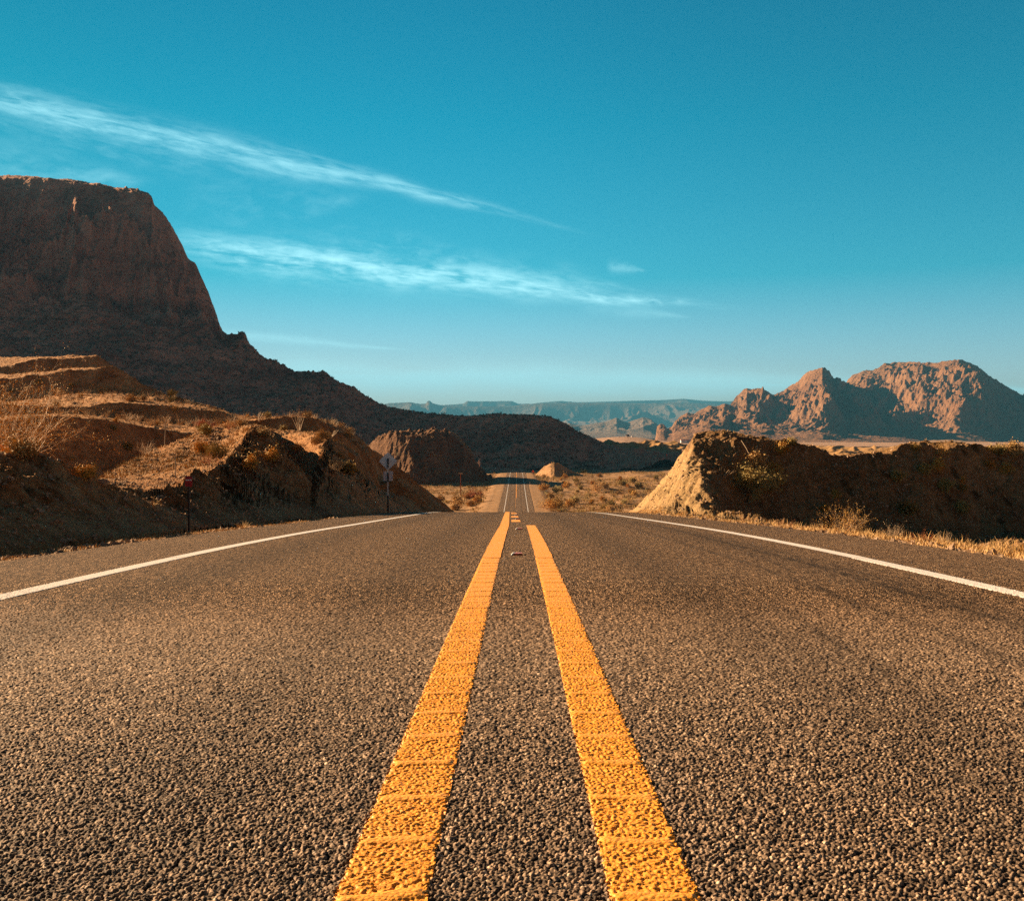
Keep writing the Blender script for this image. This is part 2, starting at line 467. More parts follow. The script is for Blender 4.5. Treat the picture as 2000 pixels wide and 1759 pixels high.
# ------------------------------------------------------------------ landforms described by curves in plan and level
class Land:
    """K curves, each a polyline px -> (level row, distance); surface runs through them nearest first."""
    def __init__(s, curves, px, rows, noise=None, clip=None):
        s.c = curves; s.px = np.asarray(px, float); s.rows = rows; s.noise = noise; s.clip = clip
    def table(s, px):
        D, Zs = [], []
        for c in s.c:
            p = [q[0] for q in c]
            d = np.interp(px, p, [q[2] for q in c]); y = np.interp(px, p, [q[1] for q in c])
            if D: d = np.maximum(d, D[-1] + 0.02)
            D.append(d); Zs.append(EYE - (y - 870) / 2000.0 * d)
        return np.array(D), np.array(Zs)
    def fin(s, X, Y, Z):
        if s.noise is not None: Z = Z + s.noise(X, Y, Z)
        if s.clip is not None: Z = s.clip(X, Y, Z)
        return Z
    def build(s, name, material, **kw):
        D, Zs = s.table(s.px)
        dd, zz = [], []
        for k in range(len(s.c) - 1):
            n = s.rows[k]
            for j in range(n if k < len(s.c) - 2 else n + 1):
                f = j / n
                dd.append(D[k] * (1 - f) + D[k + 1] * f); zz.append(Zs[k] * (1 - f) + Zs[k + 1] * f)
        dd = np.array(dd); zz = np.array(zz)
        X = (s.px[None, :] - 1011) / 2000.0 * dd
        Z = s.fin(X, dd, zz)
        s.X, s.Y, s.Z = X, dd, Z
        V = np.stack([X.ravel(), dd.ravel(), Z.ravel()], 1)
        return new_mesh(name, V, grid_faces(*dd.shape), material, kind='structure', **kw)
    def height(s, X, Y):
        X = np.atleast_1d(np.asarray(X, float)); Y = np.atleast_1d(np.asarray(Y, float))
        px = 1011 + 2000 * X / Y
        D, Zs = s.table(px)
        Z = np.full(X.shape, -1e3)
        for k in range(len(D) - 1):
            m = (Y >= D[k]) & (Y <= D[k + 1])
            f = (Y - D[k]) / np.maximum(D[k + 1] - D[k], 1e-6)
            Z = np.where(m, Zs[k] * (1 - f) + Zs[k + 1] * f, Z)
        ok = (Z > -900) & (px >= s.px[0]) & (px <= s.px[-1])
        return np.where(ok, s.fin(X, Y, Z), -1e3)

# --- base ground
_GD = np.array([0, 300, 560, 620, 760, 900, 1200, 2000, 3500, 8000, 15000, 40000.])
_GY = np.array([0, 0, 925.5, 921, 906, 893, 881, 872, 864, 857, 852, 858.])
def ground_base(X, Y):
    lat = np.abs(X - xc(Y)) - hw(Y)
    r = zr(np.clip(Y, -60, 1200))
    side = np.where(X > 0, 1.0, 0.0)
    # away from the road: right side falls to a low flat, left likewise
    deep_near = np.interp(Y, [0, 40, 60, 120, 300, 560], [1.9, 1.9, 2.2, 2.5, 1.6, .6])
    wall = np.interp(Y, [0, 48, 70, 300, 560], [1.7, 1.5, 3.0, 3.2, 3.0])
    deep = deep_near
    z = r - 0.035 - deep * sstep(lat, wall, wall + deep * np.interp(Y, [60, 200], [2.0, 5.0])) - .12 * sstep(lat, 0.2, wall)
    far = EYE - (np.interp(Y, _GD, _GY) - 870) / 2000.0 * Y
    f = sstep(Y, 555, 610)
    z = np.where(Y > 1000, far, z * (1 - f) + far * f)
    return z, lat
def ground_h(X, Y):
    z, lat = ground_base(X, Y)
    near = sstep(lat, 0.0, 0.7)
    n = fbm(X, Y, .5, 3, .5, 2.0) * .016 * near
    n = n + fbm(X, Y, 4.0, 4, .5, 4.0) * .12 * sstep(lat, .9, 4.0)
    n = n + (fbm(X, Y, 40.0, 5, .5, 1.0) * 1.1 + .9 * ridged(X, Y, 60, 4, .5, 3.0)) * sstep(lat, 6, 30) * sstep(Y, 90, 220)
    n = n + fbm(X, Y, 300., 5, .5, 9.0) * 9 * sstep(Y, 700, 1300)
    return np.where(lat < 0.0, z - .05, z + n)

def build_ground():
    px = np.concatenate([np.linspace(-5000, -240, 60)[:-1], np.arange(-240, 2260, 2.6), np.linspace(2260, 7000, 60)[1:]])
    d = np.concatenate([[0.05, .5, 1.5], np.geomspace(2.5, 12, 90), np.geomspace(12, 60, 300)[1:], np.geomspace(60, 280, 70)[1:],
                        np.geomspace(280, 640, 330)[1:], np.geomspace(640, 3500, 170)[1:], np.geomspace(3500, 44000, 50)[1:]])
    DD, PX = np.meshgrid(d, px, indexing='ij')
    X = (PX - 1011) / 2000 * DD
    X = np.clip(X, -44000, 44000)
    Z = ground_h(X, DD)
    V = np.stack([X.ravel(), DD.ravel(), Z.ravel()], 1)
    F = grid_faces(len(d), len(px))
    # behind the camera: a plain apron
    n0 = len(V)
    ext = np.array([[-45000, -60, 1.0], [45000, -60, 1.0], [45000, .05, -2], [-45000, .05, -2]])
    return new_mesh('ground', V, F, M_ground, kind='structure')
ground = build_ground()
gx = np.array([-3000, -60, -8, -4.9, 4.9, 8, 60, 3000.]); gy = np.array([-600., -60, -20, -5, .06])
GX, GY = np.meshgrid(gx, gy)
GZ = np.where(np.abs(GX) < 5, zr(np.clip(GY, -60, 0)) - .06, zr(np.clip(GY, -60, 0)) - .5)
new_mesh('ground', np.stack([GX.ravel(), GY.ravel(), GZ.ravel()], 1), grid_faces(*GX.shape), M_ground, kind='structure')

# --- the road and its painted lines
def build_road():
    t = 0.58
    N = 1000
    d = [1.15]
    while d[-1] < NEAR_END: d.append(d[-1] * 1.00135 if d[-1] < 9.6 else min(NEAR_END, d[-1] + .1))
    d = np.array(d)
    u = np.linspace(-1, 1, N)
    X = t * d[:, None] * u[None, :]
    lim = 4.6
    X = np.clip(X, -lim + 0 * X, lim)
    X = X + u[None, :] * 0.02
    e = hw(d)[:, None]
    X = np.concatenate([-e, X, e], 1)
    Y = np.repeat(d[:, None], N + 2, 1)
    h, tone = stones(X, Y)
    amp = stone_amp(Y); amp[:, 0] = 0; amp[:, -1] = 0
    und = fbm(X, Y, .12, 2, .5, 3.) * .0009
    Z = zr(Y) + (h - .5) * amp + und * (amp > 0)
    near = 1 - sstep(Y, 4.2, 7.2)
    V1 = np.stack([X.ravel(), Y.ravel(), Z.ravel()], 1); F1 = grid_faces(*X.shape)
    # far part and the stretch behind the camera
    d2 = np.concatenate([np.geomspace(NEAR_END, 70, 160), np.linspace(72, 700, 240)])
    u2 = np.linspace(-1, 1, 9)
    X2 = xc(d2)[:, None] + hw(d2)[:, None] * u2[None, :]
    Y2 = np.repeat(d2[:, None], 9, 1)
    V2 = np.stack([X2.ravel(), Y2.ravel(), zr(Y2).ravel()], 1); F2 = grid_faces(*X2.shape) + len(V1)
    d3 = np.array([-60, -30, -10, 0, 1.15])
    X3 = hw(d3)[:, None] * u2[None, :]; Y3 = np.repeat(d3[:, None], 9, 1)
    V3 = np.stack([X3.ravel(), Y3.ravel(), zr(Y3).ravel()], 1); F3 = grid_faces(*X3.shape) + len(V1) + len(V2)
    o = new_mesh('road', np.concatenate([V1, V2, V3]), np.concatenate([F1, F2, F3]), M_road, kind='structure')
    me = o.data
    z2 = np.zeros(len(V2) + len(V3))
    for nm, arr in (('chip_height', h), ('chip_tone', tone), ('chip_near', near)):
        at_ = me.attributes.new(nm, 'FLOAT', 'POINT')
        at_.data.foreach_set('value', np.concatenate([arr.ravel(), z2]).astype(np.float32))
    return o
road = build_road()

def paint_strip(name, x0, x1, y0, y1, material, bars=False, slant=0.0, near=True, lift=.0022, ragged=.004):
    """painted line following the stone relief near by, a thin sheet farther off"""
    Vs, Fs, n = [], [], 0
    if near and y0 < NEAR_END:
        d = [y0]
        while d[-1] < min(NEAR_END, y1): d.append(d[-1] + max(.0035, d[-1] * .0014))
        d = np.array(d); d[-1] = min(NEAR_END, y1)
        nx = max(8, int((x1 - x0) / .0032))
        uu = np.linspace(0, 1, nx)
        X = x0 + (x1 - x0) * uu[None, :] + 0 * d[:, None]; Y = d[:, None] + 0 * X
        h, tn = stones(X, Y)
        amp = stone_amp(Y)
        Z = zr(Y) + (h * .60 - .20) * amp + lift + fbm(X, Y, .03, 2, .5, 6.) * .0008
        edge = np.minimum(uu, 1 - uu)[None, :] * (x1 - x0)
        rg = edge + fbm(X, Y, .02, 3, .5, 8.) * ragged * 1.6 + (h - .6) * ragged * 3.2
        if bars:
            yy = Y + slant * (X - (x0 + x1) / 2) + fbm(X, Y, .11, 2, .5, 5.) * .010
            ph = (yy / .295) % 1.0
            dist = np.abs(ph - .5) * .295
            idx = np.floor(yy / .295)
            hb = .0031 + .0014 * np.sin(idx * 2.3)
            wd = .022 + .005 * np.sin(idx * 1.7 + X * 40)
            bar = np.clip(1 - (dist / wd) ** 2, 0, 1) ** .6
            bar = bar * sstep(edge, .004, .022)
            flat = zr(Y) + lift + .0020
            Z = Z * (1 - np.minimum(1, bar * 1.6)) + np.minimum(1, bar * 1.6) * np.maximum(Z * 0 + flat, flat) + bar * hb
        Z = np.where(rg < 0.0, Z - .012, Z)
        Vs.append(np.stack([X.ravel(), Y.ravel(), Z.ravel()], 1)); Fs.append(grid_faces(*X.shape)); n += X.size
        y0 = NEAR_END
    if y1 > y0 + .01:
        L = y1 - y0
        d = np.arange(y0, min(y1, 70), .25)
        if bars: d = np.arange(y0, min(y1, 52), .0590)
        if y1 > 70: d = np.concatenate([d, np.linspace(max(70, y0), y1, max(4, int((y1 - max(70, y0)) / 2.5)))])
        else: d = np.append(d, y1)
        d = np.unique(d)
        nx = 5 if y0 < 60 else 2
        uu = np.linspace(0, 1, nx)
        wav = fbm(d, d * 0 + x0 * 10, .6, 2, .5, 2.)[:, None] * .004 * (y0 < 60)
        X = x0 + (x1 - x0) * uu[None, :] + xc(d)[:, None] + wav * (uu[None, :] - .5) * 2
        Y = d[:, None] + 0 * X
        Z = zr(Y) + .0045 + .004 * sstep(Y, 60, 250) + .02 * sstep(Y, 250, 400)
        if bars:
            ph = (Y / .295) % 1.0
            Z = Z + .005 * np.clip(1 - np.abs(ph - .5) / .13, 0, 1) * (Y < 52)
        Vs.append(np.stack([X.ravel(), Y.ravel(), Z.ravel()], 1)); Fs.append(grid_faces(*X.shape) + n)
    return new_mesh(name, np.concatenate(Vs), np.concatenate(Fs), material, parent=road)
o = paint_strip('centre_line', -.345, -.168, 1.3, 120, M_yellow, bars=True, slant=-.16)
o['label'] = 'continuous yellow centre line running over the crest'
o = paint_strip('centre_line', .172, .345, 1.3, 20.2, M_yellow, bars=True, slant=.05)
o['label'] = 'shorter yellow centre line ending before the crest'
paint_strip('edge_line', -3.41, -3.25, 3.0, 700, M_white, lift=.003)
paint_strip('edge_line', 3.25, 3.41, 3.0, 700, M_white, lift=.003)
for y0, y1 in ((23.3, 25.6), (29.0, 31.6), (36, 39), (44, 48)):
    paint_strip('centre_dash', -.115, .095, y0, y1, M_yellow, near=False)
paint_strip('centre_line', -.10, .12, 345, 700, M_yellow, near=False)['label'] = 'solid yellow line on the far rise'
for k in range(5):
    paint_strip('centre_dash', -.28, -.14, 300 + k * 9.5, 303 + k * 9.5, M_yellow, near=False)


CUT_K = ([0, 12, 20, 30, 45, 80], [.54, .56, .56, .62, .78, .85])
# --- cut planes beside the road
def left_cut(X, Y, Z):
    toe = -hw(Y) + xc(Y) - np.interp(Y, [0, 10, 17, 30, 50, 80], [.85, .95, 1.25, 1.25, 1.0, 1.2])
    n = fbm(X, Y, 3.0, 5, .6, 7.) * .34 + fbm(X, Y, .5, 4, .6, 2.) * .08 + ridged(X * .25, Y, 1.8, 4, .55, 2.) * .20
    k = np.interp(Y, *CUT_K)
    c = zr(Y) - .05 + k * (toe - X) + n * sstep(toe - X, .1, 1.6)
    return np.minimum(Z, np.where(X > toe, zr(Y) - .2, c))
def right_cut(X, Y, Z):
    toe = hw(Y) + xc(Y) + 1.05
    n = fbm(X, Y, 2.2, 5, .6, 17.) * .28 + fbm(X, Y, .4, 4, .6, 12.) * .06 + ridged(X * .2, Y, 1.0, 3, .5, 3.) * .07
    u = np.clip(X - toe, 0, None)
    c = zr(Y) - .10 + u * (.52 + .26 * u) + n * sstep(u, .05, 1.2)
    return np.minimum(Z, np.where(X < toe, zr(Y) - .3, c))

# left roadside hillside, from the near bank to the terraces
def cut_edge(p, y_):
    """distance at which the line of sight through (p, y_) meets the cut face"""
    best = None
    for d in np.arange(8, 110, .1):
        h = -(y_ - 870) / 2000 * d + EYE - float(zr(d))
        c = float(np.interp(d, *CUT_K)) * ((1011 - p) / 2000 * d - 5.95)
        if c >= h: return d
    return 90.0
cA = [(-3000, 850, 6), (-1200, 850, 9), (-300, 868, 12.5)] + [(p, y_, cut_edge(p, y_) + .3) for p, y_ in
      ((0, 880), (60, 893), (120, 914), (200, 948), (280, 967), (350, 943), (430, 910), (470, 862), (490, 835), (520, 839), (545, 866), (580, 908), (596, 928), (608, 932), (640, 870), (650, 866), (680, 890), (713, 936))] + [(742, 965, 80), (800, 982, 82), (870, 1001, 84), (960, 1030, 86)]
_a = {p: d for p, y_, d in cA}
c0 = [(p, 1400, 3.0) for p in (-3000, 960)]
c00 = [(p, 780 if p < 690 else y_ - 8, d * (.80 if p < 690 else .90)) for p, y_, d in cA]
cB = [(-3000, 960, 14), (-300, 940, 26), (0, 958, 29), (150, 965, 30), (190, 940, 33), (300, 881, 42), (400, 836, 52), (470, 831, 60), (500, 833, _a[490] + 5), (535, 846, 74), (560, 849, 73), (600, 846, 68), (622, 850, 65),
      (640, 857, _a[640] + 3), (700, 892, 88), (742, 960, 92), (870, 1000, 94), (960, 1030, 95)]
cAM = [(p, float(np.interp(p, [q[0] for q in cA], [q[1] for q in cA])) * .5 + .5 * float(np.interp(p, [q[0] for q in cB], [q[1] for q in cB])),
        .5 * float(np.interp(p, [q[0] for q in cA], [q[2] for q in cA])) + .5 * float(np.interp(p, [q[0] for q in cB], [q[2] for q in cB])))
       for p in (-3000, -300, 0, 120, 200, 280, 350, 430, 490)] + [(515, 880, 60), (545, 920, 62), (580, 938, 56), (604, 926, 54), (622, 896, 54), (640, 868, _a[640] + 1),
       (680, 900, 84), (742, 975, 86), (960, 1040, 90)]
def face(crest, rows, slope=1.25):
    out = []
    for p, y_, d in crest:
        yb = max(float(np.interp(p, [r[0] for r in rows], [r[1] for r in rows])), y_ + .5)
        dd = d
        for _ in range(20): dd = d - max(.3, (Wz(y_, d) - Wz(yb, dd)) / slope)
        out.append((p, yb, dd))
    return out
cD = [(-3000, 780, 78), (-300, 790, 79), (0, 817, 80), (90, 812, 81), (200, 820, 85), (300, 836, 89), (350, 845, 90), (400, 845, 91), (440, 830, 91), (500, 817, 91), (560, 815, 92), (620, 820, 93), (660, 836, 96),
      (700, 848, 98), (725, 900, 99), (742, 950, 100), (800, 930, 102), (960, 1030, 104)]
cC = face(cD, [(-3000, 960), (0, 965), (180, 960), (300, 915), (400, 866), (440, 850), (500, 835), (620, 846), (700, 885), (725, 930), (742, 970), (960, 1035)])
cF = [(-3000, 760, 106), (0, 790, 107), (100, 795, 107), (161, 796, 108), (236, 787, 109), (300, 789, 110), (375, 795, 111), (425, 804, 111), (462, 820, 111), (500, 816, 111), (620, 818, 112), (700, 834, 114), (725, 890, 115), (742, 945, 116), (800, 930, 118), (960, 1030, 120)]
cE = face(cF, [(-3000, 800), (0, 814), (90, 810), (161, 811), (236, 820), (300, 824), (375, 830), (462, 832), (620, 822), (700, 845), (742, 960), (960, 1035)])
cH = [(-3000, 700, 162), (0, 738, 161), (75, 732, 161), (125, 722, 161), (225, 718, 161.5), (250, 731, 160), (275, 749, 158), (325, 771, 156), (362, 784, 154), (430, 800, 151), (462, 812, 146), (520, 817, 140), (640, 824, 138), (700, 836, 136), (725, 880, 136), (760, 950, 136), (830, 930, 138), (960, 1040, 142)]
cG = face(cH, [(-3000, 780), (0, 787), (70, 784), (110, 770), (225, 769), (330, 784), (430, 804), (520, 820), (700, 840), (725, 890), (960, 1045)])
cJ = [(-3000, 690, 208), (0, 713, 208), (40, 707, 208), (75, 702, 208), (150, 698, 208), (188, 697, 207), (205, 706, 207), (225, 722, 206), (250, 738, 204), (325, 782, 198), (430, 815, 190), (520, 835, 168), (700, 860, 168), (960, 1040, 176)]
cI = face(cJ, [(-3000, 720), (0, 734), (150, 724), (225, 727), (250, 742), (325, 784), (430, 818), (960, 1045)])
cK = [(-3000, 670, 250), (0, 698, 250), (100, 698, 250), (188, 696, 240), (205, 712, 235), (250, 745, 230), (325, 795, 220), (430, 835, 200), (520, 860, 190), (700, 900, 190), (960, 1050, 200)]
cL = [(-3000, 900, 330), (188, 900, 320), (430, 960, 270), (700, 1000, 260), (960, 1080, 260)]
def n_left(X, Y, Z):
    s = sstep(Y, 8, 60)
    a = .10 + .30 * sstep(Y, 60, 180)
    n = fbm(X, Y, 6.0, 6, .55, 1.) * a + fbm(X, Y, .8, 4, .6, 5.) * (.05 + .05 * s)
    return n + ridged(X, Y, 7.0, 4, .5, 4.) * (.08 + .12 * sstep(Y, 80, 160))
left_px = np.concatenate([np.linspace(-3000, -160, 60)[:-1], np.arange(-160, 960, 1.6)])
LEFT = Land([c0, c00, cA, cAM, cB, cC, cD, cE, cF, cG, cH, cI, cJ, cK, cL], left_px, [60, 70, 50, 50, 40, 70, 30, 50, 60, 60, 40, 50, 40, 16],
            n_left, left_cut)
LEFT.build('hill', M_hillside)

# right roadside ridge
rB = [(1150, 844, 49), (1380, 847, 49.5), (1400, 849, 49.4), (1440, 853, 49.4), (1500, 863, 49.6), (1570, 878, 50), (1620, 889, 50.4), (1700, 893, 51), (1740, 884, 51.4), (1770, 876, 51.8), (1800, 872, 52), (1850, 871, 53), (1910, 873, 54), (1950, 877, 54.2), (2000, 884, 54.2), (2100, 900, 54.5), (2600, 880, 58), (4000, 880, 64)]
rA = face(rB, [(1150, 1040), (1385, 1012), (1500, 1035), (1700, 1050), (2000, 1060), (4000, 1070)], 1.0)
rA = [(1150, 1000, 50), (1250, 1001, 48), (1300, 1003, 45.5), (1350, 1005, 43), (1368, 1006, 42.0), (1388, 1008, 41.7), (1412, 1011, 42.2), (1440, 1018, 44.0)] + [q for q in rA if q[0] >= 1500]
rT = [(p, y_ + 22, d - 12) for p, y_, d in rA]
rC = [(p, y_ + 3, d + (1.5 if p < 1420 else 5)) for p, y_, d in rB]
rD = [(p, 1010, d + (7 if p < 1420 else 16)) for p, y_, d in rB]
def n_right(X, Y, Z):
    return fbm(X, Y, 4.5, 6, .58, 21.) * .42 + fbm(X, Y, .7, 4, .6, 25.) * .08 + ridged(X + .5 * Y, Y * .3, 5.0, 4, .5, 24.) * .42 * sstep(Y, 50, 47)
RIGHT = Land([rT, rA, rB, rC, rD], np.concatenate([np.arange(1150, 2160, 1.6), np.linspace(2160, 4000, 60)[1:]]), [30, 190, 50, 20], n_right, right_cut)
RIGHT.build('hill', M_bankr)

# rocky hill left of the far road
iC = [(640, 890, 498), (700, 884, 492), (722, 874, 488), (738, 858, 480), (756, 850, 474), (800, 847, 466), (850, 845, 470), (884, 847, 478), (906, 858, 482), (920, 880, 484), (930, 905, 486), (945, 922, 488), (958, 934, 489), (970, 945, 490), (985, 960, 492)]
iA = [(p, 0, 0) for p, _, _ in iC]
def calm(X, Y, crest, w0, w1, keep=.12):
    """noise fades towards a landform's crest so that its outline keeps its shape"""
    px = 1011 + 2000 * X / Y
    dc = np.interp(px, [q[0] for q in crest], [q[2] for q in crest])
    return keep + (1 - keep) * (1 - sstep(Y, dc - w0, dc - w1))
def rising(crest, floor_row_at, slope, dmin=0):
    out = []
    for p, y_, d in crest:
        zc = Wz(y_, d)
        dd = d
        for _ in range(30):
            dd = d - max(0.5, (zc - floor_row_at(p, dd)) / slope)
        out.append((p, 870 - (floor_row_at(p, dd) - EYE) / dd * 2000, dd))
    return out
iA = rising(iC, lambda p, d: float(zr(d)) - 3.0, 1.15)
i0 = [(p, y_ + 6, d - 40) for p, y_, d in iA]
iM = [(p, y_ - 1 if p < 900 else y_ + 2, d + 22) for p, y_, d in iC]
iD = [(p, 960, d + 70) for p, y_, d in iC]
def n_rocky(X, Y, Z):
    return fbm(X, Y, 14.0, 6, .6, 31.) * 1.1 + ridged(X, Y * .5, 10.0, 5, .6, 34.) * 1.1 + fbm(X, Y, 2.5, 3, .6, 33.) * .8
ROCKY = Land([i0, iA, iC, iM, iD], np.arange(640, 986, 1.2), [20, 130, 40, 20], n_rocky,
             lambda X, Y, Z: np.minimum(Z, np.where(np.abs(X) < 9, zr(Y) - .6, zr(Y) - .5 + (np.abs(X) - 9) * 1.0)))
ROCKY.build('hill', M_rocky)

# small pointed mound right of the far road
mC = [(1030, 936, 552), (1044, 928, 549), (1056, 917, 545), (1066, 909, 541), (1076, 904.5, 537), (1083, 903.5, 536), (1094, 906, 538), (1112, 917, 546), (1128, 926, 552), (1146, 932, 556), (1170, 938, 560)]
mA = rising(mC, lambda p, d: float(zr(d)) - 1.2, .75)
mD = [(p, 940, d + 14) for p, y_, d in mC]
MOUND = Land([[(p, y_ + 3, d - 6) for p, y_, d in mA], mA, mC, mD], np.arange(1030, 1170, .8), [8, 50, 16], lambda X, Y, Z: fbm(X, Y, 4., 5, .55, 41.) * .35)
MOUND.build('mound', M_ground)

# low shaded hill behind the far rise
fC = [(300, 700, 1000), (480, 760, 960), (600, 780, 930), (740, 793, 900), (790, 803, 880), (840, 811, 860), (900, 818, 850), (960, 814, 850), (1000, 812, 850), (1050, 813, 850), (1075, 818, 850), (1090, 826, 850), (1105, 833, 850), (1125, 846, 845),
      (1150, 859, 840), (1175, 867, 835), (1200, 874, 825), (1220, 879, 820), (1250, 885, 815), (1300, 892, 800), (1380, 896, 790), (1450, 898, 780)]
fM = [(p, y_ + (950 - y_) * .45, d - 70 if p < 1150 else d - 30) for p, y_, d in fC]
fA = [(300, 905, 700), (860, 922, 640), (930, 921, 640), (1050, 919, 640), (1150, 914, 650), (1250, 906, 690), (1330, 900, 720), (1450, 897, 740)]
f0 = [(p, y_ + 8, d - 30) for p, y_, d in fA]
fD = [(300, 720, 1080), (740, 800, 980), (900, 822, 930), (1075, 826, 920), (1200, 878, 880), (1450, 900, 830)]
fE = [(300, 960, 1400), (1450, 960, 1100)]
def n_f(X, Y, Z):
    return fbm(X, Y, 60., 6, .55, 51.) * 2.8 + ridged(X, Y, 85., 5, .5, 54.) * 4.5 * sstep(Y, 640, 700) * sstep(Y, 870, 810) + fbm(X, Y, 5., 3, .6, 53.) * .7
FH = Land([f0, fA, fM, fC, fD, fE], np.arange(300, 1450, 1.8), [10, 90, 110, 20, 14], n_f)
FH.build('hill', M_mount)

# big shaded mountain on the left
off = [(-4200, 360), (-1500, 340), (-600, 335), (-200, 338)]
top = [(0, 346), (30, 345), (60, 348), (95, 350), (130, 356), (160, 359), (190, 363), (215, 366), (240, 371), (265, 377), (288, 385), (296, 392), (301, 410), (318, 428), (333, 448), (345, 468), (356, 486), (366, 508), (372, 514), (380, 518), (388, 534),
       (396, 552), (404, 572), (412, 592), (420, 612), (428, 636), (435, 651)]
tail = [(450, 659), (480, 675), (505, 691), (530, 708), (552, 722), (575, 731), (600, 733), (620, 730), (634, 729), (645, 741), (665, 752), (685, 759), (700, 765), (715, 775), (740, 785), (770, 796), (800, 806), (860, 822), (940, 860)]
M3 = [(-4200, 560, 900), (-1500, 440, 880), (-600, 385, 900), (-200, 368, 960), (-90, 352, 1060)] + [(p, y_, 1130 - .14 * p) for p, y_ in top] + [(p, y_ + 2, 1075 - (p - 435) * .35) for p, y_ in tail]  # unseen left end brought nearer, shaped to throw shade over the valley
M4 = [(-4200, 560, 1300), (-200, 355, 1400)] + [(p, y_ + 2, 1480 - .5 * p) for p, y_ in top[:11]] + [(p, y_ + 6, 1260 - .4 * (p - 288)) for p, y_ in top[11:]] + [(p, y_ + 12, 1150 - (p - 435) * .35) for p, y_ in tail]
M2 = [(-4200, 700, 840), (-200, 600, 880), (0, 562, 940), (100, 562, 955), (180, 575, 962), (260, 604, 975), (330, 626, 985), (390, 645, 995), (435, 656, 1005)] + [(p, y_ + 1, 1035 - (p - 435) * .35) for p, y_ in tail]
M1 = [(-4200, 760, 800), (-200, 700, 820), (0, 650, 840), (200, 655, 845), (350, 700, 860), (480, 730, 880), (600, 765, 890), (700, 795, 880), (860, 850, 860), (940, 870, 850)]
M0 = [(-4200, 740, 660), (0, 745, 690), (200, 765, 700), (400, 820, 720), (560, 850, 740), (700, 870, 760), (860, 900, 760), (940, 905, 750)]
M00 = [(-4200, 900, 500), (940, 915, 560)]
M5 = [(-4200, 700, 1900), (940, 890, 1600)]
MK = 1.0
M00, M0, M1, M2, M3, M4, M5 = [[(p, y_, d * MK) for p, y_, d in c] for c in (M00, M0, M1, M2, M3, M4, M5)]
def n_m(X, Y, Z):
    X, Y, Z = X / MK, Y / MK, Z / MK
    hh = sstep(Z, 40, 160)
    n = fbm(X, Y, 130., 7, .55, 61.) * (8 + 4 * hh)
    n = n + ridged(X + .35 * Y, Y * .30, 70., 5, .55, 64.) * 34 * hh * (1 - .8 * sstep(Y, 1100, 1140)) * sstep(Y, 900, 1000)
    n = n + ridged(X * .8, Y * .6, 120., 5, .5, 66.) * 7 * (1 - hh)
    return MK * (n + fbm(X, Y, 8., 4, .6, 63.) * 1.6) * calm(X, Y, M3, 75, 8, .10) + fbm(X, Y, 90., 5, .55, 68.) * 5.0 * (1 - .7 * sstep(X, -345, -315) * sstep(X, -230, -270)) + np.maximum(0, fbm(X, Y, 7., 2, .6, 69.) - .45) * 3 
MT = Land([M00, M0, M1, M2, M3, M4, M5], np.concatenate([np.linspace(-4200, -150, 120)[:-1], np.arange(-150, 940, 1.7)]), [10, 110, 120, 230, 50, 10], n_m)
MT.build('mountain', M_mount)

# ragged sunlit mountain on the right
gtop = [(1272, 868), (1280, 858), (1283, 834), (1289, 828), (1297, 829), (1303, 838), (1312, 834), (1318, 822), (1330, 811), (1342, 806), (1355, 808), (1370, 800), (1385, 791), (1400, 793), (1415, 788), (1425, 791), (1430, 786), (1440, 772), (1452, 760), (1459, 757), (1468, 760), (1480, 760), (1495, 762),
        (1508, 772), (1520, 768), (1540, 757), (1560, 745), (1572, 731), (1588, 723), (1605, 719), (1618, 725), (1627, 738), (1640, 744), (1652, 746), (1662, 734), (1680, 726), (1705, 722), (1725, 712), (1750, 708), (1775, 706), (1800, 709), (1830, 708), (1850, 705), (1871, 703), (1892, 708), (1915, 722),
        (1940, 740), (1965, 756), (1985, 768), (2010, 785), (2060, 812), (2150, 845), (2400, 862), (3200, 866)]
_gp = ([1272, 1310, 1330, 1420, 1440, 1500, 1540, 1610, 1655, 1700, 1760, 1800, 1868, 1950, 2100, 3200], [4300, 4220, 4280, 4160, 4330, 4240, 4300, 4080, 4420, 4380, 4430, 4250, 4060, 4250, 4500, 4700])
G3 = [(p, y_, float(np.interp(p, *_gp))) for p, y_ in gtop]
G2 = [(p, 862 - max(0, (862 - y_)) * .40, float(np.interp(p, *_gp)) - 560 + 60 * math.sin(p * .045)) for p, y_ in gtop]
G1 = [(1272, 869, 2800), (1400, 862, 3000), (1600, 862, 3150), (1800, 864, 3300), (2000, 866, 3300), (3200, 866, 3300)]
G0 = [(1272, 876, 2300), (3200, 874, 2300)]
G4 = [(p, 864, 5300) for p in (1272, 3200)]
def n_g(X, Y, Z):
    hh = sstep(Z, 15, 110); fr = calm(X, Y, G3, 260, 20, .05)
    n = ridged(X, Y * .45, 420., 6, .55, 71.) * 48 * hh * fr
    n = n + fbm(X, Y, 260., 7, .58, 74.) * (6 + 26 * hh * fr) * np.minimum(1, fr + .05)
    n = n + ridged(X, Y, 90., 4, .55, 77.) * 15 * hh * (.25 + .75 * fr) + ridged(X, Y, 34., 3, .55, 79.) * 7 * hh * (.3 + .7 * fr)
    return n
GM = Land([G0, G1, G2, G3, G4], np.concatenate([np.arange(1272, 2160, 1.25), np.linspace(2160, 3200, 80)[1:]]), [40, 150, 170, 20], n_g)
GM.build('mountain', M_far)

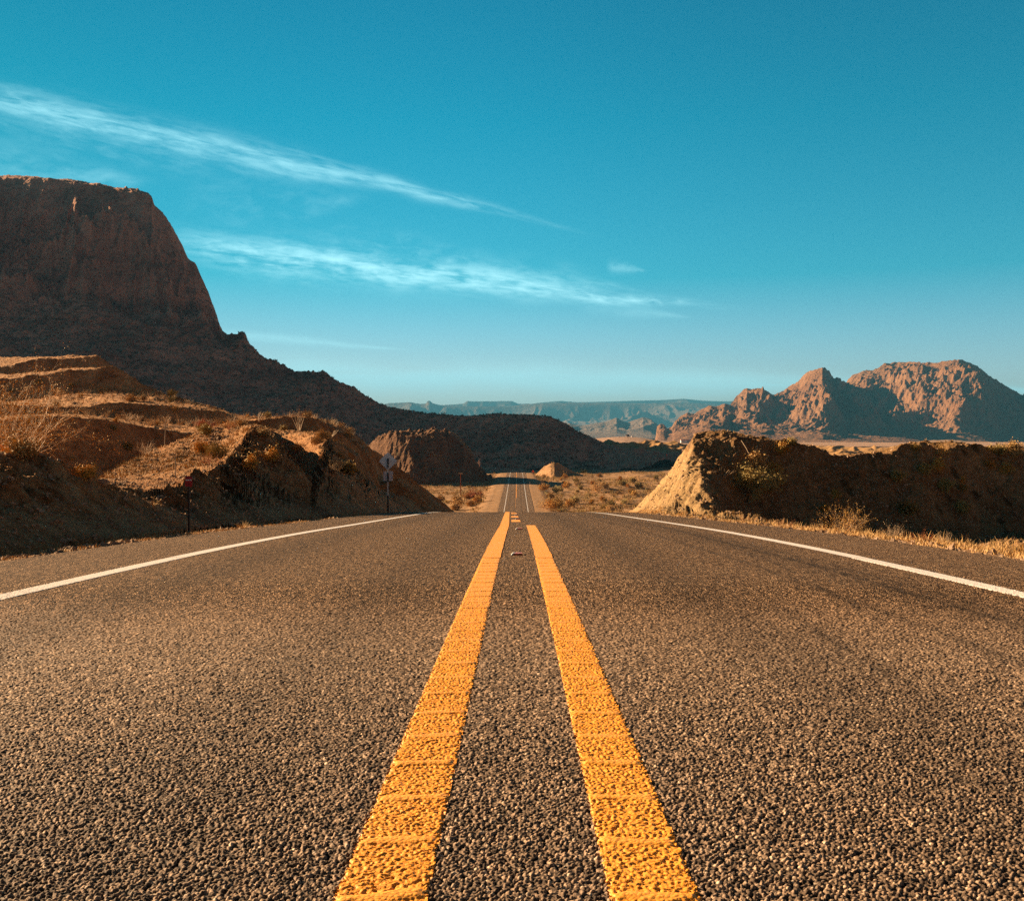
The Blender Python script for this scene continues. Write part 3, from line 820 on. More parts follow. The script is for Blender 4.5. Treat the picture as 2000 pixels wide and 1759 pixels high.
# low sunlit dunes between the shaded hill and the plain
dC = [(1120, 880, 1010), (1160, 871, 1010), (1195, 864, 1010), (1215, 862, 1010), (1240, 866, 1015), (1262, 864, 1020), (1285, 865, 1020), (1310, 864, 1020), (1340, 869, 1020), (1370, 874, 1020), (1420, 876, 1020), (2400, 876, 1000)]
DN = Land([[(p, 892, 880) for p in (1120, 2400)], [(p, y_ + 16, d - 60) for p, y_, d in dC], dC, [(p, 880, 1120) for p in (1120, 2400)]], np.arange(1120, 2400, 2.2), [16, 60, 20],
          lambda X, Y, Z: ridged(X, Y, 45., 4, .5, 81.) * 3.4 + fbm(X, Y, 25., 4, .5, 83.) * 1.0)
DN.build('hill', M_sand)
# plain's edge with the small houses
pC = [(1090, 862, 1900), (1150, 858, 1900), (1195, 853, 1900), (1222, 852, 1900), (1250, 854, 1890), (1290, 861, 1850), (1400, 866, 1800), (1900, 866, 1800), (3000, 866, 1800)]
PL = Land([[(p, 873, 1400) for p in (1090, 3000)], [(p, y_ + 6, d - 280) for p, y_, d in pC], pC, [(p, 864, 2500) for p in (1090, 3000)]], np.arange(1090, 2600, 4), [12, 40, 12],
          lambda X, Y, Z: fbm(X, Y, 60., 4, .5, 91.) * 1.0)
PL.build('hill', soil_mat('pale_plain_soil', (.40, .25, .17), (.27, .165, .11), (.50, .33, .23), 18., bumpd=.05))

# hazy hills and mesas on the skyline
hC = [(1040, 852, 8000), (1085, 848, 8000), (1100, 834, 8000), (1112, 828, 8000), (1140, 829, 8000), (1168, 824, 8000), (1184, 822, 8000), (1196, 817, 8000), (1204, 814, 8000), (1214, 820, 8000), (1224, 825, 8000), (1240, 820, 8000), (1256, 815, 8000), (1272, 819, 8000), (1282, 832, 8000), (1300, 846, 8000), (1380, 852, 8000)]
HH = Land([[(p, 856, 6300) for p in (1040, 1380)], [(p, (y_ + 856) / 2, 7300) for p, y_, d in hC], hC, [(p, 852, 9300) for p in (1040, 1380)]], np.arange(1040, 1380, 1.2), [40, 60, 10],
          lambda X, Y, Z: (ridged(X, Y * .5, 700., 5, .5, 95.) * 60 + fbm(X, Y, 300., 5, .55, 96.) * 18) * sstep(Z, 60, 150) * (1 - .8 * sstep(Y, 7700, 8000)))
HH.build('hill', M_mesa)
def mesa(name, pts, d, base, dep, seed, rough):
    C = [(p, y_, d) for p, y_ in pts]
    cap = [(p, y_ + (base - y_) * .42, d - dep * .12) for p, y_ in pts]
    A = [(p, base, d - dep) for p, y_ in pts]
    L = Land([A, cap, C, [(p, y_ + .5, d * 1.1) for p, y_ in pts], [(p, base, d * 1.3) for p, y_ in pts]], np.arange(pts[0][0], pts[-1][0], 2.0), [70, 60, 4, 4],
             lambda X, Y, Z: (ridged(X, Y * .3, rough, 5, .55, seed) * rough * .09) * (1 - .93 * sstep(Y, d - dep * .10, d)) * sstep(Y, d - dep, d - dep * .8))
    L.build(name, M_mesa)
mesa('mesa', [(300, 800), (560, 798), (640, 796), (740, 791), (760, 787), (800, 786), (822, 789), (832, 788), (835, 783), (840, 783), (845, 788), (858, 791), (880, 793), (950, 793), (1000, 793), (1040, 789), (1120, 787), (1200, 787.5), (1250, 788), (1340, 787), (1400, 789), (1440, 791), (1600, 790), (1800, 792), (2300, 800)], 17000, 851, 4600, 101., 1400.)
mesa('mesa', [(300, 800), (840, 795), (870, 791), (905, 789), (912, 784), (1000, 784), (1012, 789), (1040, 789), (1060, 786), (1095, 783), (1125, 785), (1180, 784), (1240, 782), (1340, 780), (1380, 783), (1420, 784), (1500, 782), (1650, 788), (2300, 800)], 21500, 845, 3800, 111., 1900.)

def terrain(X, Y, lands):
    Z = ground_h(np.atleast_1d(np.asarray(X, float)), np.atleast_1d(np.asarray(Y, float)))
    for L in lands: Z = np.maximum(Z, L.height(X, Y))
    return Z
def floor_at(X, Y): return float(terrain(X, Y, [LEFT, RIGHT, ROCKY, MOUND, FH, DN, PL])[0])
def hit(px, py, d0, d1, lands, n=900):
    """first terrain point met along the line of sight through (px,py)"""
    d = np.geomspace(d0, d1, n)
    X = Wx(px, d); Zl = Wz(py, d)
    Zt = terrain(X, d, lands)
    k = np.nonzero(Zt >= Zl)[0]
    if len(k) == 0: return None
    return Vector((X[k[0]], d[k[0]], float(Zt[k[0]])))


# ------------------------------------------------------------------ vegetation
M_straw = simple('straw', (0.62, 0.40, 0.17), .8, var=.35, scale=3)
M_straw2 = simple('tawny_scrub', (0.46, 0.28, 0.10), .85, var=.45, scale=.4)
M_olive = simple('olive_leaf', (0.34, 0.24, 0.07), .8, var=.4, scale=5)
M_gold = simple('golden_leaf', (0.55, 0.30, 0.06), .8, var=.35, scale=8)
M_orange = simple('orange_leaf', (0.62, 0.27, 0.04), .8, var=.3, scale=8)
M_red = simple('rust_twig', (0.40, 0.13, 0.045), .85, var=.3, scale=8)
M_twig = simple('bleached_twig', (0.52, 0.37, 0.23), .8, var=.3, scale=8)
M_darktwig = simple('dark_twig', (0.16, 0.10, 0.06), .85, var=.3, scale=8)
M_stone = soil_mat('loose_stone', (0.34, 0.22, 0.14), (0.16, 0.10, 0.065), (0.52, 0.38, 0.27), .3, bumpd=.05)

def blades_mesh(name, P, H, width, lean, material, rng, spread=None, **kw):
    """thin blades: P base points, H heights"""
    n = len(P)
    a = rng.uniform(0, 2 * np.pi, n)
    wd = np.stack([np.cos(a), np.sin(a), np.zeros(n)], 1) * (width * rng.uniform(.5, 1.2, n))[:, None]
    b = rng.uniform(0, 2 * np.pi, n); l = rng.uniform(.1, 1, n) * lean
    top = P + np.stack([np.cos(b) * l * H, np.sin(b) * l * H, H * (1 - .25 * l)], 1)
    mid = P + (top - P) * .55 + np.stack([-np.cos(b) * l * H * .12, -np.sin(b) * l * H * .12, H * .06], 1)
    V = np.empty((n, 5, 3)); V[:, 0] = P - wd * .5; V[:, 1] = P + wd * .5
    V[:, 2] = mid + wd * .35; V[:, 3] = mid - wd * .35; V[:, 4] = top
    i = np.arange(n)[:, None] * 5
    F = np.concatenate([i + [0, 1, 2], i + [0, 2, 3], i + [3, 2, 4]], 1).reshape(-1, 3)
    return new_mesh(name, V.reshape(-1, 3), F, material, smooth=False, **kw)

def tufts(centres, n_per, h, r, rng):
    """expand tuft centres to blade bases and heights"""
    n = len(centres)
    k = np.repeat(np.arange(n), n_per)
    hh = (h * rng.uniform(.45, 1.3, n))[k]
    a = rng.uniform(0, 2 * np.pi, len(k)); q = np.sqrt(rng.uniform(0, 1, len(k))) * (r * rng.uniform(.5, 1.3, n))[k]
    P = centres[k] + np.stack([np.cos(a) * q, np.sin(a) * q, np.zeros(len(k))], 1)
    return P, hh * rng.uniform(.5, 1.1, len(k))

ALL = [LEFT, RIGHT, ROCKY, MOUND, FH, DN, PL]
def drop(X, Y, lands, sink=.02):
    return np.stack([X, Y, terrain(X, Y, lands) - sink], 1)

def scatter_all():
    rng = np.random.default_rng(21)
    # dry grass along the right verge
    n = 5200
    Y = 6.5 + 44 * rng.uniform(0, 1, n) ** 1.35
    X = hw(Y) + xc(Y) + .16 + 1.25 * rng.beta(1.6, 1.1, n)
    C = drop(X, Y, [RIGHT], .01)
    keep = fbm(X, Y, .8, 3, .5, 3.) > -.35
    C = C[keep]
    P1, H1 = tufts(C, 12, .085, .07, rng)
    # taller clumps along the outer margin
    n = 240
    Y = 7 + 42 * rng.uniform(0, 1, n) ** 1.2; X = hw(Y) + xc(Y) + rng.uniform(.9, 1.6, n)
    P2, H2 = tufts(drop(X, Y, [RIGHT], .01), 16, .20, .08, rng)
    # left verge
    n = 2600
    Y = 6 + 46 * rng.uniform(0, 1, n); X = -hw(Y) + xc(Y) - .12 - .95 * rng.beta(1.3, 1.3, n)
    C = drop(X, Y, [LEFT], .01); C = C[fbm(X, Y, .9, 3, .5, 8.) > -.1]
    P3, H3 = tufts(C, 10, .06, .06, rng)
    P = np.concatenate([P1, P2, P3]); H = np.concatenate([H1, H2, H3])
    blades_mesh('grass', P, H, .010, .75, M_straw, rng, kind='stuff', label='short dry straw grass along both road verges')
    # tufts over the left benches and the tops of both cuts
    n = 11000
    px = rng.uniform(-60, 800, n); Y = np.exp(rng.uniform(np.log(30), np.log(250), n)); X = Wx(px, Y)
    z = terrain(X, Y, [LEFT]); z2 = terrain(X, Y - .6, [LEFT])
    ok = (np.abs(z - z2) < .42) & (fbm(X, Y, 5, 3, .5, 6.) > -.12) & (X < -9)
    C = np.stack([X, Y, z - .04], 1)[ok]
    P, H = tufts(C, 12, .30, .16, rng); k = np.repeat(C[:, 1], 12) / 110; H = H * np.clip(k, .5, 1.6)
    blades_mesh('grass', P, H, .035, .55, M_straw2, rng, kind='stuff', label='tawny tufts over the stepped left hillside')
    n = 1500
    px = rng.uniform(1380, 2150, n); Y = rng.uniform(38, 60, n); X = Wx(px, Y)
    z = terrain(X, Y, [RIGHT]); z2 = terrain(X, Y - .5, [RIGHT])
    ok = (np.abs(z - z2) < .35)
    C = np.stack([X, Y, z - .03], 1)[ok]
    P, H = tufts(C, 10, .16, .10, rng)
    blades_mesh('grass', P, H, .018, .6, M_straw2, rng, kind='stuff', label='thin tufts along the top of the right cut')
    # scrub on the valley flats
    n = 15000
    px = rng.uniform(700, 1460, n); Y = 180 + 420 * rng.uniform(0, 1, n); X = Wx(px, Y)
    lat = np.abs(X - xc(Y)) - hw(Y)
    den = fbm(X, Y, 35, 4, .55, 13.)
    ok = (lat > 5) & (den > -.25 + .3 * (rng.uniform(0, 1, n) - .3))
    X, Y = X[ok], Y[ok]
    C = drop(X, Y, [ROCKY, MOUND], .05)
    P, H = tufts(C, 14, .85, .75, rng)
    a = rng.uniform(0, 1, len(C)); k = np.repeat(a, 14)
    m = k < .80
    blades_mesh('scrub', P[m], H[m], .12, .8, M_straw2, rng, kind='stuff', label='tawny scrub covering the valley floor')
    blades_mesh('scrub', P[~m], H[~m] * 1.3, .16, .7, M_olive, rng, kind='stuff', label='dark olive scrub in patches on the valley floor')
    # scrub dots on the shaded mountain foot and tail hill (far, reads as one cover)
    n = 9000
    px = rng.uniform(-40, 1180, n); Y = rng.uniform(640, 1060, n); X = Wx(px, Y)
    zc = terrain(X, Y, [FH, MT])
    C = np.stack([X, Y, zc - .2], 1)[zc > -30]
    P, H = tufts(C, 7, 1.7, 1.1, rng)
    blades_mesh('scrub', P, H, .7, .7, M_scrubdark, rng, kind='stuff', label='dark brush dotted over the shaded slopes')
    # loose stones
    n = 9000
    px = rng.uniform(-60, 860, n); Y = np.exp(rng.uniform(np.log(8), np.log(75), n)); X = Wx(px, Y)
    ok = X < -hw(Y) - .15
    A = drop(X[ok], Y[ok], [LEFT], .0); sA = rng.uniform(.012, .05, len(A)) * (1 + A[:, 1] / 45)
    n = 7000
    px = rng.uniform(1250, 2150, n); Y = rng.uniform(8, 54, n); X = Wx(px, Y)
    ok = X > hw(Y) + .1
    B = drop(X[ok], Y[ok], [RIGHT], .0); sB = rng.uniform(.010, .060, len(B)) * (1 + B[:, 1] / 45)
    n = 2600
    Y = rng.uniform(6, 48, n); sd = np.where(rng.uniform(0, 1, n) < .5, -1, 1); X = xc(Y) + sd * (hw(Y) + rng.uniform(0, .9, n) ** 1.5)
    D = drop(X, Y, [LEFT, RIGHT], .0); sD = rng.uniform(.006, .022, n)
    C = np.concatenate([A, B, D]); S = np.concatenate([sA, sB, sD])
    o6 = np.array([(1, 0, 0), (-1, 0, 0), (0, 1, 0), (0, -1, 0), (0, 0, 1), (0, 0, -1.)])
    f8 = np.array([(0, 2, 4), (2, 1, 4), (1, 3, 4), (3, 0, 4), (2, 0, 5), (1, 2, 5), (3, 1, 5), (0, 3, 5)])
    n = len(C)
    V = o6[None] * (S[:, None] * rng.uniform(.5, 1.4, (n, 3)))[:, None, :]
    th = rng.uniform(0, 6.28, n); c, sn = np.cos(th), np.sin(th)
    V = np.stack([V[..., 0] * c[:, None] - V[..., 2] * sn[:, None] * .6, V[..., 1] + V[..., 0] * sn[:, None] * .7, V[..., 2] * c[:, None] * .8 + V[..., 0] * sn[:, None] * .3], 2)
    V = V + rng.normal(0, 1, V.shape) * (S * .18)[:, None, None] + C[:, None, :]
    F = (np.arange(n)[:, None, None] * 6 + f8[None]).reshape(-1, 3)
    new_mesh('gravel', V.reshape(-1, 3), F, M_stone, smooth=False, kind='stuff', label='loose stones littering the cuttings and verges')
M_scrubdark = simple('brush', (0.10, 0.065, 0.040), .9, var=.4, scale=.1)
scatter_all()

def tube(pts, radii, sides=4, V=None, F=None):
    pts = [Vector(p) for p in pts]
    base = len(V)
    for i, p in enumerate(pts):
        t = (pts[min(i + 1, len(pts) - 1)] - pts[max(i - 1, 0)]).normalized()
        a = t.orthogonal().normalized(); b = t.cross(a)
        for k in range(sides):
            an = 2 * math.pi * k / sides
            V.append(tuple(p + (a * math.cos(an) + b * math.sin(an)) * radii[i]))
    for i in range(len(pts) - 1):
        for k in range(sides):
            k2 = (k + 1) % sides
            F.append((base + i * sides + k, base + i * sides + k2, base + (i + 1) * sides + k2, base + (i + 1) * sides + k))
def stem(V, F, tips, p, d, L, r, depth, rnd, droop=.0, wob=.35, kids=3, seg=5):
    pts = [p]; rad = [r]; d = d.normalized()
    for i in range(seg):
        d = (d + Vector((rnd.gauss(0, wob), rnd.gauss(0, wob), rnd.gauss(0, wob) - droop)) * .5).normalized()
        p = p + d * (L / seg); pts.append(p); rad.append(r * (1 - .75 * (i + 1) / seg))
        if depth > 0 and i >= 1:
            for _ in range(kids if i < seg - 1 else 1):
                if rnd.random() < .75:
                    dd = (d + Vector((rnd.gauss(0, .6), rnd.gauss(0, .6), rnd.gauss(.05, .45)))).normalized()
                    stem(V, F, tips, p, dd, L * rnd.uniform(.3, .55), rad[-1] * .7, depth - 1, rnd, droop, wob, kids, max(3, seg - 1))
        if depth == 0: tips.append(p)
    tube(pts, rad, 3, V, F)
def leaves(tips, size, per, rnd, spread):
    V, F = [], []
    for p in tips:
        for _ in range(per):
            c = Vector(p) + Vector((rnd.gauss(0, spread), rnd.gauss(0, spread), rnd.gauss(0, spread)))
            a = Vector((rnd.gauss(0, 1), rnd.gauss(0, 1), rnd.gauss(0, 1))).normalized(); b = a.orthogonal().normalized()
            s_ = size * rnd.uniform(.5, 1.3); n = len(V)
            V += [tuple(c - a * s_), tuple(c + b * s_ * .45), tuple(c + a * s_), tuple(c - b * s_ * .45)]
            F.append((n, n + 1, n + 2, n + 3))
    return V, F
def plant(name, loc, h, w, label, cat, twig, leaf=None, seed=1, stems=9, depth=1, lsize=.06, per=3, r=.02, wob=.35, group=None, kids=3, flat=.0, parts=('branches', 'foliage')):
    rnd = random.Random(seed)
    root = empty(name, loc, label, cat, group)
    V, F, tips = [], [], []
    for i in range(stems):
        a = rnd.uniform(0, 6.283); q = math.sqrt(rnd.random())
        d = Vector((math.cos(a) * q * w / h * .9, math.sin(a) * q * w / h * .9, 1 - flat * q))
        stem(V, F, tips, Vector((math.cos(a) * q * w * .06, math.sin(a) * q * w * .06, -.05 * h)), d, h * rnd.uniform(.65, 1.05), r, depth, rnd, wob=wob, kids=kids)
    new_mesh(parts[0], V, F, twig, parent=root, smooth=False)
    if leaf is not None:
        LV, LF = leaves(tips, lsize, per, rnd, lsize * 1.6)
        new_mesh(parts[1], LV, LF, leaf, parent=root, smooth=False)
    return root
def clone(root, loc, label=None, rz=0., sc=1., group=None):
    r = root.copy(); COL.objects.link(r); r.location = loc; r.rotation_euler = (0, 0, rz); r.scale = (sc, sc, sc)
    if label: r['label'] = label
    if group: r['group'] = group
    for ch in root.children:
        c = ch.copy(); COL.objects.link(c); c.parent = r
    return r
def H(px, py, d0, d1, lands, fall=None):
    p = hit(px, py, d0, d1, lands)
    if p is None:
        d = fall or (d0 + d1) / 2
        p = Vector((Wx(px, d), d, floor_at(Wx(px, d), d)))
    else: p.z = float(terrain(p.x, p.y, lands)[0])
    return p
def stand(px, d, lands):
    x = Wx(px, d); return Vector((x, d, float(terrain(x, d, lands)[0])))

# left side plants
p = stand(34, 40, [LEFT])
th = (Wz(735, 40) - p.z)
plant('bare_tree', p, th, th * .42, 'large bare thorny tree with pale tangled branches at the left edge', 'tree', M_twig, M_gold, seed=3, stems=17, depth=2, lsize=.04, per=2, r=.030, wob=.6, kids=4)
p = H(18, 886, 12, 30, [LEFT]); s_ = p.y / 2000
plant('shrub', p, 44 * s_, 62 * s_, 'bright orange leafy shrub on the crest of the near left bank', 'shrub', M_darktwig, M_orange, seed=5, stems=26, depth=1, lsize=.020, per=8, r=.005)
p = H(169, 935, 14, 60, [LEFT]); s_ = p.y / 2000
plant('shrub', p, 26 * s_, 30 * s_, 'small round yellow bush in the gully behind the near left bank', 'shrub', M_darktwig, M_gold, seed=6, stems=14, depth=1, lsize=.018, per=4, r=.005)
p = H(398, 840, 30, 70, [LEFT], 52); s_ = p.y / 2000
plant('shrub', p, 26 * s_, 40 * s_, 'rust red twiggy shrub on top of the sunlit left spur', 'shrub', M_red, M_red, seed=7, stems=22, depth=1, lsize=.02, per=3, r=.008)
p = H(446, 838, 30, 70, [LEFT], 55); s_ = p.y / 2000
plant('shrub', p, 18 * s_, 30 * s_, 'small russet shrub right of the rust red one on the left spur', 'shrub', M_red, M_gold, seed=8, stems=16, depth=1, lsize=.02, per=2, r=.007)
p = H(285, 889, 25, 70, [LEFT], 40); s_ = p.y / 2000
plant('shrub', p, 34 * s_, 44 * s_, 'pale leafless shrub where the sunlit slope meets the dark gully', 'shrub', M_twig, None, seed=9, stems=20, depth=1, r=.008)
p = H(412, 908, 18, 50, [LEFT]); s_ = p.y / 2000
plant('shrub', p, 30 * s_, 56 * s_, 'low reddish twiggy shrub halfway down the sunlit left slope', 'shrub', M_red, None, seed=10, stems=22, depth=1, r=.005)
p = H(352, 930, 18, 50, [LEFT]); s_ = p.y / 2000
plant('shrub', p, 18 * s_, 34 * s_, 'golden clump near the foot of the sunlit left slope', 'shrub', M_straw, None, seed=11, stems=24, depth=0, r=.004)
for (px, py, hp, wp, lab, sd) in ((584, 842, 44, 26, 'tall ocotillo with two long wands above the left plateau', 12), (505, 826, 26, 14, 'slender ocotillo standing above the pointed spur', 13),
                                  (645, 856, 22, 24, 'spiky pale yucca like plant on the plateau edge', 14), (698, 864, 18, 18, 'small spiky plant at the right end of the plateau', 15)):
    p = H(px, py, 40, 110, [LEFT], 72); s_ = p.y / 2000
    plant('ocotillo', p, hp * s_, wp * s_, lab, 'desert plant', M_twig, None, seed=sd, stems=9, depth=0, r=.03, wob=.12)
p = H(640, 922, 30, 80, [LEFT], 50); s_ = p.y / 2000
plant('shrub', p, 34 * s_, 64 * s_, 'dark leafless shrub sprawling on the second left cutting', 'shrub', M_darktwig, M_gold, seed=16, stems=16, depth=1, lsize=.02, per=1, r=.012, flat=.6)
p = stand(425, 19.2, [LEFT]); p.x = -hw(19.2) - .30; p.z = floor_at(p.x, p.y)
plant('grass_clump', p, .20, .34, 'golden grass clump at the pavement edge right of the red marker', 'grass clump', M_straw, None, seed=17, stems=60, depth=0, r=.003, wob=.2)
p = H(300, 988, 9, 30, [LEFT]); s_ = p.y / 2000
plant('shrub', p, 20 * s_, 26 * s_, 'single yellow weed in the shaded gap between the left banks', 'weed', M_gold, M_gold, seed=18, stems=10, depth=0, lsize=.015, per=1, r=.003)
# right side plants
p = H(1478, 962, 36, 60, [RIGHT], 46); s_ = p.y / 2000
plant('shrub', p, 60 * s_, 100 * s_, 'broad olive bush leaning out from the shaded right cutting', 'shrub', M_twig, M_olive, seed=19, stems=46, depth=1, lsize=.05, per=6, r=.014, wob=.5)
p = H(1412, 932, 36, 60, [RIGHT], 45); s_ = p.y / 2000
plant('shrub', p, 28 * s_, 40 * s_, 'small bleached leafless bush left of the broad olive one', 'shrub', M_twig, None, seed=20, stems=18, depth=0, r=.012, wob=.25)
p = stand(1648, 18.6, [RIGHT])
plant('shrub', p, .56, .80, 'wispy yellow green shrub standing highest on the right verge', 'shrub', M_twig, M_gold, seed=21, stems=26, depth=1, lsize=.012, per=2, r=.004, wob=.3)
for i, (px, d, h_, w_, m_, lab) in enumerate(((1455, 27.5, .22, .6, M_red, 'low rust brown weed below the olive bush on the right verge'),
        (1540, 22.8, .26, .8, M_red, 'wide brown weed clump left of the wispy verge shrub'),
        (1738, 16.4, .30, .34, M_twig, 'leaning pale weed just right of the wispy verge shrub'),
        (1795, 15.0, .22, .30, M_red, 'low reddish brown weed on the right verge between two pale ones'),
        (1845, 14.0, .26, .22, M_twig, 'upright pale weed with forked tip on the right verge'),
        (1893, 13.2, .15, .12, M_straw, 'short straw weed right of the forked pale weed'),
        (1925, 12.6, .18, .2, M_straw, 'taller straw weed near the right edge of the view'),
        (1990, 11.8, .22, .3, M_gold, 'golden weed at the far right end of the verge'))):
    p = stand(px, d, [RIGHT])
    plant('weed', p, h_, w_, lab, 'weed', m_, m_, seed=30 + i, stems=16, depth=0 if i > 3 else 1, lsize=.008, per=1, r=.0032, wob=.28, kids=2)
p = H(1832, 888, 36, 60, [RIGHT], 51); s_ = p.y / 2000
plant('shrub', p, 18 * s_, 40 * s_, 'golden shrub just below the crest of the right cutting', 'shrub', M_twig, M_gold, seed=40, stems=18, depth=1, lsize=.025, per=3, r=.008)
p = H(1516, 868, 36, 60, [RIGHT], 49); s_ = p.y / 2000
plant('shrub', p, 12 * s_, 34 * s_, 'small pale tuft on the crest of the right cutting', 'shrub', M_twig, M_straw, seed=41, stems=18, depth=0, lsize=.02, per=2, r=.007)
# valley shrubs
for i, (px, py, hp, wp, m_, lab) in enumerate(((927, 974, 18, 24, M_red, 'rust coloured bush at the foot of the left road embankment'),
        (1078, 997, 26, 30, M_gold, 'big golden bush right of the far road where it reappears'),
        (1062, 958, 14, 18, M_gold, 'golden bush at the edge of the dark shadow right of the far road'),
        (1138, 924, 9, 16, M_gold, 'golden bush behind the pointed mound'),
        (1165, 962, 20, 18, M_straw, 'pale bush in the middle of the valley floor'),
        (1190, 999, 12, 30, M_straw, 'low straw coloured bush near the right verge of the crest'))):
    p = H(px, py, 150, 640, [ROCKY, MOUND], 330); s_ = p.y / 2000
    plant('shrub', p, hp * s_, wp * s_, lab, 'shrub', m_, m_, seed=50 + i, stems=20, depth=1, lsize=.16, per=5, r=.03, kids=2)
protos = []
rnd = random.Random(4)
for k, (m_, nm) in enumerate(((M_straw2, 'tawny'), (M_olive, 'olive'), (M_gold, 'golden'))):
    protos.append(plant('desert_shrub', (0, 0, 0), 1.5, 2.0, nm + ' rounded desert shrub on the scrubby valley floor', 'shrub', M_darktwig, m_, seed=60 + k, stems=12, depth=1, lsize=.17, per=4, r=.03, kids=2, group='desert shrubs scattered over the valley floor'))
used = [False] * 3
cnt = 0
while cnt < 84:
    px = rnd.uniform(815, 1400); py = rnd.uniform(930, 998)
    if 935 < px < 1062 or (px < 945 and py < 962): continue
    p = H(px, py, 200, 620, [ROCKY, MOUND], None)
    if p.y > 600: continue
    k = rnd.choice((0, 0, 1, 1, 2)); sc = rnd.uniform(.6, 1.5)
    if not used[k]:
        used[k] = True; protos[k].location = p
    else: clone(protos[k], p, rz=rnd.uniform(0, 6.28), sc=sc)
    cnt += 1
# small bushes on the left benches and over the shaded right cutting
rb = random.Random(9)
n_ = 0
while n_ < 46:
    px = rb.uniform(20, 700); py = rb.choice((rb.uniform(762, 800), rb.uniform(806, 850), rb.uniform(850, 930)))
    p = hit(px, py, 14, 200, [LEFT], 500)
    if p is None or p.x > -7: continue
    p.z = float(terrain(p.x, p.y, [LEFT])[0]) - .05
    clone(protos[rb.choice((0, 0, 1, 2))], p, 'low rounded bush on the stepped left hillside', rb.uniform(0, 6.28), rb.uniform(.10, .20) * (1 + p.y / 75), 'low bushes on the left hillside')
    n_ += 1
n_ = 0
while n_ < 22:
    px = rb.uniform(1430, 1990); py = rb.uniform(868, 1010)
    p = hit(px, py, 30, 60, [RIGHT], 500)
    if p is None or p.y < 43: continue
    p.z = float(terrain(p.x, p.y, [RIGHT])[0]) - .05
    clone(protos[rb.choice((0, 1, 2))], p, 'low bush clinging to the shaded right cutting', rb.uniform(0, 6.28), rb.uniform(.16, .36), 'low bushes on the right cutting')
    n_ += 1
# tufts standing on the left benches
bp = [plant('bench_bush', (0, 0, 0), .9, .8, 'pale feathery bush on the lit left hillside bench', 'shrub', M_twig, M_straw, seed=70 + k, stems=22, depth=0, lsize=.03, per=2, r=.012, wob=.18, group='feathery bushes on the left benches') for k in range(2)]
first = [True, True]
spots = [(px, 800, 96) for px in range(250, 440, 16)] + [(px, 772, 135) for px in range(80, 380, 13)] + [(px, 818, 100) for px in range(450, 690, 14)] + [(px, 812, 88) for px in range(120, 330, 22)] + [(px, 842, 92) for px in range(740, 870, 18)]
for i, (px, py, d) in enumerate(spots):
    px += rnd.uniform(-6, 6)
    if px > 735: p = H(px, rnd.uniform(853, 862), 380, 520, [ROCKY], 470); sc = rnd.uniform(1.2, 3.0)
    else:
        p = stand(px, d + rnd.uniform(0, 12), [LEFT]); sc = rnd.uniform(.6, 1.5)
    k = i % 2
    lab = 'pale feathery bush on top of the rocky hill' if px > 735 else None
    if first[k] and not lab: first[k] = False; bp[k].location = p
    else: clone(bp[k], p, label=lab, rz=rnd.uniform(0, 6.28), sc=sc, group='feathery bushes on the rocky hill' if lab else None)

# ------------------------------------------------------------------ made things
def box(V, F, x0, x1, y0, y1, z0, z1, M=None):
    n = len(V)
    q = [(x, y, z) for z in (z0, z1) for y in (y0, y1) for x in (x0, x1)]
    if M is not None: q = [tuple(M @ Vector(c)) for c in q]
    V += q; F += [tuple(n + i for i in f) for f in ((0, 2, 3, 1), (4, 5, 7, 6), (0, 1, 5, 4), (2, 6, 7, 3), (0, 4, 6, 2), (1, 3, 7, 5))]
def boxes(name, lst, m, parent=None, **kw):
    V, F = [], []
    for b in lst: box(V, F, *b[:6], M=b[6] if len(b) > 6 else None)
    return new_mesh(name, V, F, m, parent=parent, smooth=False, **kw)
M_alu = simple('bare_aluminium', (0.94, 0.95, 0.97), .45, .0, .18, 3, .5)
M_plate2 = simple('pale_plate', (0.80, 0.70, 0.70), .6, .1, .15, 3)
M_post = simple('dark_post_steel', (0.06, 0.045, 0.04), .6, .3, .2, 8)
M_white2 = simple('white_sleeve', (0.75, 0.72, 0.68), .6, 0, .08, 8)
M_redp = simple('red_plate', (0.42, 0.03, 0.035), .5, 0, .12, 8)
M_orangep = simple('orange_plate', (0.85, 0.12, 0.02), .5, 0, .1, 2)
M_rust = simple('rusty_steel', (0.34, 0.10, 0.035), .8, .1, .3, 2)
M_wood = simple('weathered_wood', (0.16, 0.11, 0.075), .9, 0, .3, 3)
M_reflect = simple('red_reflector', (1.0, 0.22, 0.06), .25, 0, .05, 30, .6)
M_ceramic = simple('marker_body', (0.80, 0.76, 0.68), .4, 0, .08, 40, .5)
M_wall = simple('painted_wall', (0.72, 0.70, 0.68), .8, 0, .05, .3)
M_glass = simple('dark_window', (0.04, 0.05, 0.06), .2, 0, .1, 1, .5)

